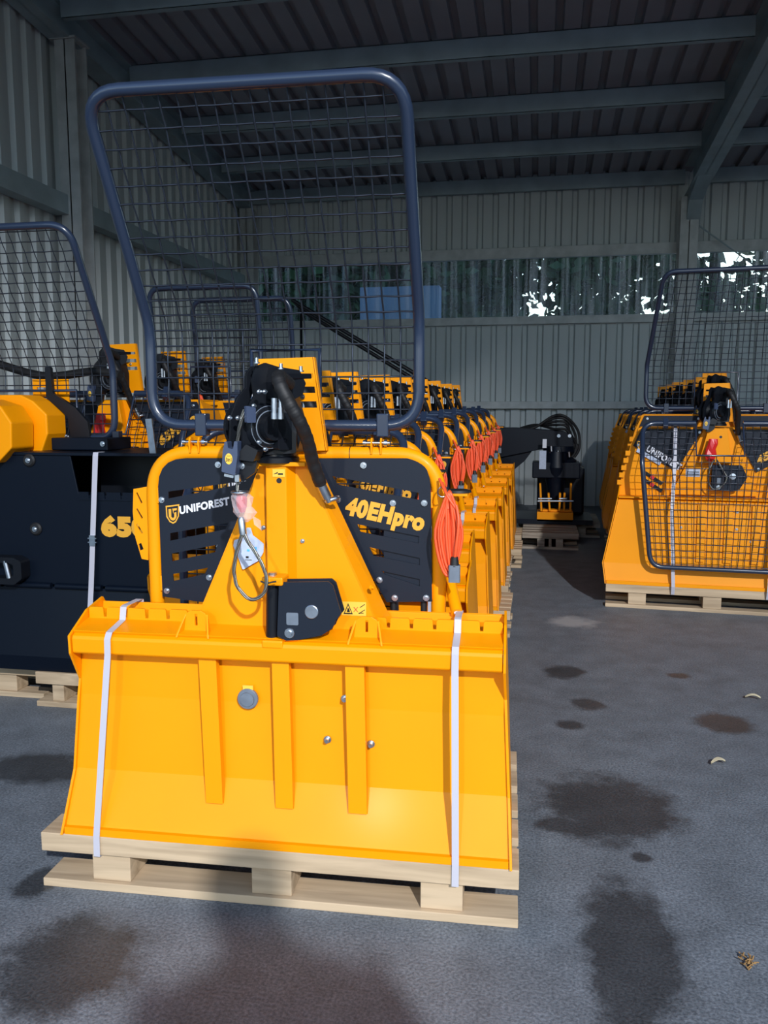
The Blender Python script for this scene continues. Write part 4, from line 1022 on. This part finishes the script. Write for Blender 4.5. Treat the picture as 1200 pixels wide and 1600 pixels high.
# ------------------------------------------------------------------ dark winch at the left
def make_C():
    root = empty('dark_winch', (0, 0, Z0)); XR = -1.44; XC = -2.2; XL = -2.96; Y = 2.98
    f = MB(); f.xz([(XL, .50), (XR, .50), (XR, .865), (-1.785, .865), (-1.815, 1.02), (XL, 1.02)], Y, Y + .008)
    fo = part(f, 'front_panel', 'ink', root, .002)
    lo = MB(); v = [(XL, Y, .49), (XR, Y, .49), (XR, Y - .045, .21), (XL, Y - .045, .21), (XR, Y - .03, .146), (XL, Y - .03, .146)]
    v += [(x, y + .008, z) for x, y, z in v]; lo.add(v, [(0, 3, 2, 1), (3, 5, 4, 2), (6, 7, 8, 9), (9, 8, 10, 11), (1, 2, 8, 7), (2, 4, 10, 8), (5, 11, 10, 4), (0, 1, 7, 6)]); lb = part(lo, 'lower_flap', 'ink', root)
    for i in range(6):
        h = MB(); x0 = XR - .02 - (i + 1) * .22; h.cyl((x0, Y - .006, .495), (x0 + .2, Y - .006, .495), .012, seg=12); part(h, 'hinge_barrel', 'ink', lb)
    t = MB(); t.xz([(-1.785, .845), (XR, .845), (XR, .878)] + [q for k in range(5) for q in ((XR - .02 - k * .068 - .0, .878), (XR - .022 - k * .068, .852), (XR - .028 - k * .068, .852), (XR - .03 - k * .068, .878))] + [(-1.785, .878)], Y - .004, Y + .004); part(t, 'tooth_rack', 'ink', fo)
    p = MB(); p.box(-1.83, XR, Y + .25, Y + .256, .80, 1.02); p.box(-1.83, XR, Y + .008, Y + .25, .84, .846); p.box(XR, XR + .006, Y + .0, Y + .45, .146, 1.03); p.box(XL - .006, XL, Y, Y + .45, .146, 1.03); p.box(XL, XR, Y + .44, Y + .446, .146, 1.03); part(p, 'storage_tray', 'black', root)
    tp = MB(); tp.box(XL, XR + .01, Y - .006, Y + .45, 1.02, 1.032); part(tp, 'top_plate', 'ink', root, .002)
    for x, z in ((-1.978, .725), (-1.992, 1.0)):
        b = MB(); b.lathe((x, Y, z), (0, -1, 0), [(0, .026), (.006, .026), (.012, .02), (.012, 0)], 20); bo = part(b, 'rubber_boss', 'rubber', fo); bolt(bo, (x, Y - .012, z), .011)
    tx = MB(); lettering(tx, '650', (-1.695, Y - .001, .70), (.20, 0, 0), (0, 0, .088), .08, .0); part(tx, 'lettering', 'logo', fo)
    hk = MB(); c = (-2.10, Y, .565); hk.plate([roundpoly([(-.12, -.06), (.05, -.06), (.085, -.035), (.085, .035), (.05, .05), (-.12, .05)], .015), roundpoly([(-.1, -.035), (.03, -.035), (.05, -.02), (.05, .02), (.03, .028), (-.1, .028)], .01)], (c[0], Y, c[2]), (1, 0, 0), (0, 0, 1), .06); ho = part(hk, 'tow_bracket', 'black', fo, .003)
    pn = MB(); pn.cyl((-2.075, Y - .05, .53), (-2.09, Y - .05, .60), .011, seg=12); part(pn, 'tow_pin', 'zinc', ho)
    # yellow winch housings on top
    for (q, y0, y1, nm) in (([(-2.55, 1.02), (-2.13, 1.0), (-2.02, 1.02), (-1.985, 1.10), (-1.985, 1.18), (-2.045, 1.235), (-2.10, 1.26), (-2.55, 1.26)], .12, .26, 'drum_housing'), ([(-2.62, .97), (-2.10, .99), (-2.035, 1.05), (-2.03, 1.15), (-2.075, 1.215), (-2.16, 1.24), (-2.62, 1.24)], -.05, .10, 'chain_housing')):
        hm = MB(); hm.xz(q, Y + y0, Y + y1); part(hm, nm, 'yellow', root, .006)
    hb = MB(); hb.xz([[(-2.16, 1.20), (-1.99, 1.20), (-1.99, 1.33), (-2.16, 1.33)], [(-2.14, 1.285), (-2.07, 1.285), (-2.07, 1.295), (-2.14, 1.295)], [(-2.14, 1.245), (-2.07, 1.245), (-2.07, 1.255), (-2.14, 1.255)]], Y + .3, Y + .306); part(hb, 'headboard', 'yellow', root)
    am = MB(); am.xz(roundpoly([(-2.0, 1.02), (-1.86, 1.03), (-1.875, 1.15), (-1.93, 1.21), (-2.03, 1.27), (-2.035, 1.38), (-2.06, 1.38), (-2.06, 1.25), (-1.965, 1.17), (-1.955, 1.08)], .01), Y + .24, Y + .26); part(am, 'guard_arm', 'black', root, .003)
    bs = MB(); bs.box(-1.97, -1.72, Y + .12, Y + .32, 1.035, 1.085); part(bs, 'guard_base', 'ink', root, .004)
    bolt(root, (-1.74, Y + .118, 1.062), .011)
    cb = MB(); cb.tube(smoothpath([(-2.6, Y + .7, 1.42), (-2.35, Y + .7, 1.36), (-2.1, Y + .7, 1.38), (-1.95, Y + .68, 1.36)]), .02, 10); part(cb, 'hydraulic_hose', 'rubber', root)
    sb = MB(); sb.bar((-1.478, Y + .03, 1.03), (-1.487, Y + .02, 1.165), .026, .008, up=(0, 1, 0)); part(sb, 'steel_flat', 'zinc', root)
    gd = make_guard(root, w=.92, h1=.30, h2=.59, kink=30, hinge=(-2.22, Y + .26, 1.08), cut=(-2.45, -1.93, .2), brk=(-2.4, -1.75))
    return root
C = make_C(); tag(C, 'large dark anthracite winch with yellow 650 lettering at the left edge', 'winch')
mb = make_strap([(-1.70, 3.02, 1.034), (-1.70, 2.972, 1.034), (-1.70, 2.968, 1.02), (-1.735, 2.955, .5), (-1.745, 2.92, .2), (-1.748, 2.93, .12)], .022)
o = mb.build('binding_strap', M['strap']); tag(o, 'white binding strap with buckle over the dark winch', 'strap', 'binding straps')
bk = MB(); bk.box(-.018, .018, -.004, .004, -.006, -.002); bk.box(-.018, .018, -.004, .004, .01, .014); bk.box(-.012, .012, -.003, .003, -.018, .024); b = bk.build('strap_buckle', M['zinc'], o); b.location = (-1.722, 2.957, .685)
add_pallet(-1.69, 2.94, 0, 'wooden pallet under the right end of the dark winch', 1, .505); 
bpy.context.view_layer.update()
add_pallet(-2.60, 3.02, 0, 'wooden pallet under the left end of the dark winch', .8, .99)

# ------------------------------------------------------------------ guard frame leaning behind the rows
lg = empty('guard_frame', (0, 0, 0))
def long_tube(a, b, r=.02): return MB().tube([a, b], r, 10)
k = MB(); k.tube(fillet([(-2.47, 8.2, 2.29), (-1.0, 8.2, 1.42), (-1.0, 8.2, .7)], .2), .02, 10); k.build('frame_tube', M['black'], lg)
k = MB(); k.tube(fillet([(-2.47, 8.5, 2.23), (-1.2, 8.5, 1.46), (-1.2, 8.5, .7)], .2), .02, 10); k.build('frame_tube', M['black'], lg)
k = MB(); k.tube([(-2.47, 8.2, 2.29), (-2.47, 8.5, 2.23), (-2.47, 8.5, .0)], .015, 8); k.build('frame_post', M['black'], lg)
tag(lg, 'dark sloping tube frame standing behind the winches by the back wall', 'frame')

# ------------------------------------------------------------------ log grapple on crane arm at the back
def make_crane():
    root = empty('log_crane', (0, 0, 0)); Y = 8.1
    def at(px, py, y=Y):
        d = _F + _R * ((px - 600) / FOC) - _U * ((py - 800) / FOC); return Vector((0, 0, CAMH)) + d * (y / d.y)
    b = MB(); q = [at(*p) for p in ((780, 668), (806, 668), (880, 673), (895, 680), (897, 705), (845, 702), (780, 715))]; b.plate([[(v.x, v.z) for v in q][::-1]], (0, Y + .12, 0), (1, 0, 0), (0, 0, 1), .16); bo = part0(b, 'crane_arm', 'ink', root, .01)
    for p in ((873, 681), (890, 681)): bb = MB(); bb.lathe(at(*p, Y - .045), (0, -1, 0), [(0, .018), (.01, .016), (.01, 0)], 14); part0(bb, 'pin', 'zinc', bo)
    s = MB(); q = [at(*p) for p in ((780, 715), (835, 700), (820, 720), (790, 745))]; s.plate([[(v.x, v.z) for v in q]], (0, Y + .1, 0), (1, 0, 0), (0, 0, 1), .1); part0(s, 'support_arm', 'ink', root)
    for k, (h, x1) in enumerate(((648, 905), (652, 900), (657, 893), (662, 896), (668, 902))):
        t = MB(); t.tube(smoothpath([at(800, 674, Y + .05 * k), at(835, 668 - k, Y - .02 + .03 * k), at(865, h + 2, Y - .05), at(885, h + 4, Y - .05), at(x1 - 2, h + 25, Y), at(x1, 700, Y), at(x1 - 8, 715, Y)], 8), .013, 8); part0(t, 'hydraulic_hose', 'rubber', root)
    r = MB(); c = at(873, 700); r.lathe(Vector((c.x, Y, c.z + .02)), (0, 0, -1), [(0, 0), (0, .14), (.06, .15), (.1, .12), (.13, .17), (.2, .17), (.2, 0)], 24); ro = part0(r, 'rotator', 'ink', root)
    for px, py in ((860, 706), (872, 704), (889, 706), (861, 697)): f = MB(); v = at(px, py, Y - .17); f.cyl(v, v + Vector((.005, 0, -.05)), .012, seg=6); part0(f, 'fitting', 'zinc', ro)
    w = MB(); q0 = at(843, 704, Y - .2); q1 = at(853, 733, Y - .2); w.box(q0.x, q1.x, Y - .202, Y - .2, q1.z, q0.z); part0(w, 'paper_label', 'paper', root)
    w = MB(); q0 = at(848, 686, Y - .2); q1 = at(854, 700, Y - .2); w.box(q0.x, q1.x, Y - .203, Y - .2, q1.z, q0.z); part0(w, 'hang_sticker', 'white', root)
    g_ = MB(); c = at(868, 745); g_.lathe((c.x, Y - .1, c.z + .25), (0, 0, -1), [(0, .1), (.15, .12), (.3, .09), (.45, .07), (.5, 0)], 16); g_.box(c.x - .22, c.x + .22, Y - .2, Y + .1, c.z + .0, c.z + .15); part0(g_, 'grapple_body', 'ink', root, .01)
    ya = Y - .3
    for x in (844, 857, 875, 882, 892):
        t = MB(); a = at(x, 755 if x in (844, 892) else 770, ya); b_ = at(x - 1 if x > 870 else x + 2, 798, ya); t.bar(a, b_, .08, .018, up=(1, 0, 0)); part0(t, 'claw_arm', 'yellow', root, .003)
    q0 = at(839, 799, ya); q1 = at(895, 815, ya); t = MB(); t.box(q0.x, q1.x, ya - .05, ya + .2, q1.z, q0.z); part0(t, 'claw_beam', 'yellow', root, .004)
    t = MB(); q0 = at(848, 795, ya + .05); q1 = at(893, 799, ya + .05); t.box(q0.x, q1.x, ya + .0, ya + .1, q1.z, q0.z); part0(t, 'cross_bar', 'yellow', root)
    for x0, x1, yy in ((841, 862, 779), (874, 886, 779), (840, 896, 783)):
        t = MB(); t.cyl(at(x0, yy, ya - .04), at(x1, yy, ya - .04), .009, seg=8); part0(t, 'claw_pin', 'zinc', root)
    # column behind that carries the arm
    k = MB(); v = at(808, 700); k.box(v.x - .25, v.x - .05, Y + .0, Y + .3, .146, v.z + .15); part0(k, 'crane_column', 'ink', root, .01)
    k = MB(); k.box(v.x - .3, .50, Y - .35, Y + .3, .146, .19); part0(k, 'base_frame', 'ink', root)
    k = MB(); c = at(880, 745, Y + .2); k.box(c.x - .25, c.x + .2, Y + .1, Y + .3, .19, c.z + .1); part0(k, 'control_block', 'ink', root, .02)
    return root
def part0(mb, name, m, parent, bevel=0): return mb.build(name, M[m], parent, bevel=bevel)
cr = make_crane(); tag(cr, 'black hydraulic log crane with yellow grapple claw at the back of the aisle', 'crane')
for x, y, w, lab in ((.11, 7.2, .48, 'weathered pallet in front of the log crane at the back of the aisle'), (.2, 7.95, .76, 'weathered pallet carrying the black log crane')):
    p = make_pallet('oldwood', w, .7); p.location = (x, y, 0); tag(p, lab, 'pallet', 'weathered pallets in the aisle')

# ------------------------------------------------------------------ litter on the asphalt
def ground_at(px, py):
    d = _F + _R * ((px - 600) / FOC) - _U * ((py - 800) / FOC); return Vector((0, 0, CAMH)) + d * (-CAMH / d.z)
def leaf(px, py, L_, w, rz_, m, label, name, cat):
    c = ground_at(px, py); mb = MB(); n = 8; vs = []
    for i in range(n + 1):
        t = i / n; ww = w * math.sin(math.pi * min(.98, t + .02)) ** .7 / 2; z = .003 + .012 * math.sin(t * 3)
        vs += [((t - .5) * L_, -ww, z + .006), ((t - .5) * L_, 0, z), ((t - .5) * L_, ww, z + .008)]
    mb.add(vs, [(3 * i + k, 3 * i + 3 + k, 3 * i + 4 + k, 3 * i + 1 + k) for i in range(n) for k in (0, 1)], True)
    o = mb.build(name, M[m]); o.location = (c.x, c.y, .002); o.rotation_euler[2] = R(rz_)
    md = o.modifiers.new('s', 'SOLIDIFY'); md.thickness = .0012
    tag(o, label, cat)
leaf(1122, 1195, .055, .014, 25, 'straw', 'pale curled dry leaf on the asphalt to the right of the front winch', 'dry_leaf', 'leaf')
leaf(1176, 1093, .06, .010, -5, 'straw', 'thin pale dry leaf lying near the right edge of the asphalt', 'dry_leaf', 'leaf')
random.seed(4); c = ground_at(1168, 1508); mb = MB()
for i in range(26):
    a = random.uniform(0, 6.28); r = random.uniform(0, .022); v = Vector((r * math.cos(a), r * math.sin(a), random.uniform(.003, .014))); w = Vector((random.uniform(-.015, .015), random.uniform(-.015, .015), random.uniform(-.004, .008)))
    mb.tube([v, v + w], .0016, 4)
o = mb.build('moss_clump', M['leaf']); o.location = (c.x, c.y, 0); tag(o, 'small brown clump of dry moss on the asphalt at lower right', 'debris')

# ------------------------------------------------------------------ trees and building beyond the window band
def make_tree(seed, x, y, h, cr_, label, lv=9000, th=-.8):
    random.seed(seed); root = empty('tree', (x, y, 0)); t = MB()
    t.tube([(0, 0, 0), (.05, 0, h * .4), (.0, .05, h * .9)], [.16, .12, .04], 10); t.build('trunk', M['bark'], root)
    lf = MB()
    for i in range(lv):
        u = random.uniform(-1, 1); a = random.uniform(0, 6.283); rr = random.random() ** .45
        s = math.sqrt(1 - u * u); p = Vector((s * math.cos(a) * cr_ * rr, s * math.sin(a) * cr_ * rr * .8, h * .62 + u * h * .42 * rr))
        if math.sin(p.x * 3.1 + seed) * math.sin(p.z * 2.7 + seed) + math.sin(p.y * 3) * .4 < th: continue
        d1 = Vector((random.gauss(0, 1), random.gauss(0, 1), random.gauss(0, 1))).normalized() * random.uniform(.09, .17); d2 = d1.cross(Vector((random.gauss(0, 1), random.gauss(0, 1), random.gauss(0, 1))).normalized()) * .6
        lf.add([p - d1, p + d2, p + d1, p - d2], [(0, 1, 2, 3)])
    tag(lf.build('crown', M['green'], root), kind='stuff')
    tag(root, label, 'tree')
for i, (x, y, h, c_) in enumerate(((-4.6, 14.5, 6.5, 1.9), (-2.0, 14.2, 6.2, 1.9), (.4, 14.6, 6.6, 1.8), (2.6, 14.0, 5.6, 1.6), (5.2, 14.8, 6.5, 1.6), (-3.2, 17.0, 8, 2.4), (1.2, 17.5, 8, 2.2), (7.4, 16, 7, 2.0))):
    make_tree(20 + i, x, y, h, c_, 'dark leafy tree seen through the translucent window band, %s' % ['at its left end', 'left of its middle', 'at its middle', 'left of the steel post', 'right of the steel post', 'rear left', 'rear middle', 'far right'][i], *[(9000, -.8), (9000, -.7), (5200, -.5), (3200, -.25), (2400, -.1), (7000, -.6), (2600, -.3), (2500, -.2)][i])
b = MB(); b.box(-2.6, -1.45, 12.0, 12.3, 0, 2.95); 
o = b.build('garden_wall', M['palewall']); tag(o, 'pale blue wall seen through the lower left of the window band', 'wall')

# ------------------------------------------------------------------ the photographer, standing behind the camera (throws the long shadow on the asphalt)
def make_person():
    root = empty('person', (.46, -.40, 0), R(20))
    J = [(0, 0, .98, .135, .10), (0, .0, 1.18, .14, .10), (0, 0, 1.38, .15, .10), (0, 0, 1.47, .075, .07), (0, .01, 1.54, .055, .055), (0, .02, 1.62, .085, .095), (0, .015, 1.72, .075, .085),
         (-.17, 0, 1.42, .065, .06), (-.25, .02, 1.18, .048, .048), (-.26, .22, 1.14, .036, .036), (-.22, .32, 1.17, .03, .024),
         (.17, 0, 1.42, .065, .06), (.24, .02, 1.15, .048, .048), (.25, .03, .92, .036, .036), (.25, .04, .84, .03, .022),
         (-.10, 0, .90, .095, .095), (-.11, .02, .50, .062, .062), (-.12, -.01, .10, .042, .042), (-.13, .12, .045, .045, .035),
         (.10, 0, .90, .095, .095), (.12, .02, .50, .062, .062), (.13, -.01, .10, .042, .042), (.14, .12, .045, .045, .035)]
    E_ = [(0, 1), (1, 2), (2, 3), (3, 4), (4, 5), (5, 6), (2, 7), (7, 8), (8, 9), (9, 10), (2, 11), (11, 12), (12, 13), (13, 14), (0, 15), (15, 16), (16, 17), (17, 18), (0, 19), (19, 20), (20, 21), (21, 22)]
    me = bpy.data.meshes.new('body'); me.from_pydata([j[:3] for j in J], E_, []); me.materials.append(mat('dark_clothing', (.03, .035, .05), .8)); me.update()
    o = bpy.data.objects.new('body', me); COL.objects.link(o); o.parent = root
    sk = o.modifiers.new('skin', 'SKIN'); sk.use_smooth_shade = True
    lay = o.data.skin_vertices[0] if len(o.data.skin_vertices) else None
    if lay:
        for v, j in zip(lay.data, J): v.radius = j[3:5]
        lay.data[0].use_root = True
    sb = o.modifiers.new('sub', 'SUBSURF'); sb.levels = 1; sb.render_levels = 2
    for hx, hy, hz, s in ((-.22, .33, 1.175, 0), (.25, .05, .82, 1)):
        for k in range(4):
            mb = MB(); a = Vector((hx + (k - 1.5) * .018, hy, hz)); d = Vector((0, .03, .02)) if not s else Vector((0, .004, -.032))
            mb.tube([a, a + d, a + d * 1.9 + Vector((0, .0, -.004)), a + d * 2.5 + Vector((0, -.004 if s else -.01, -.006))], [.009, .009, .008, .006], 8); mb.build('finger', mat('skin', (.5, .3, .22), .6), root)
    tag(root, 'person in dark clothes standing in the yard, taking the picture', 'person')
make_person()
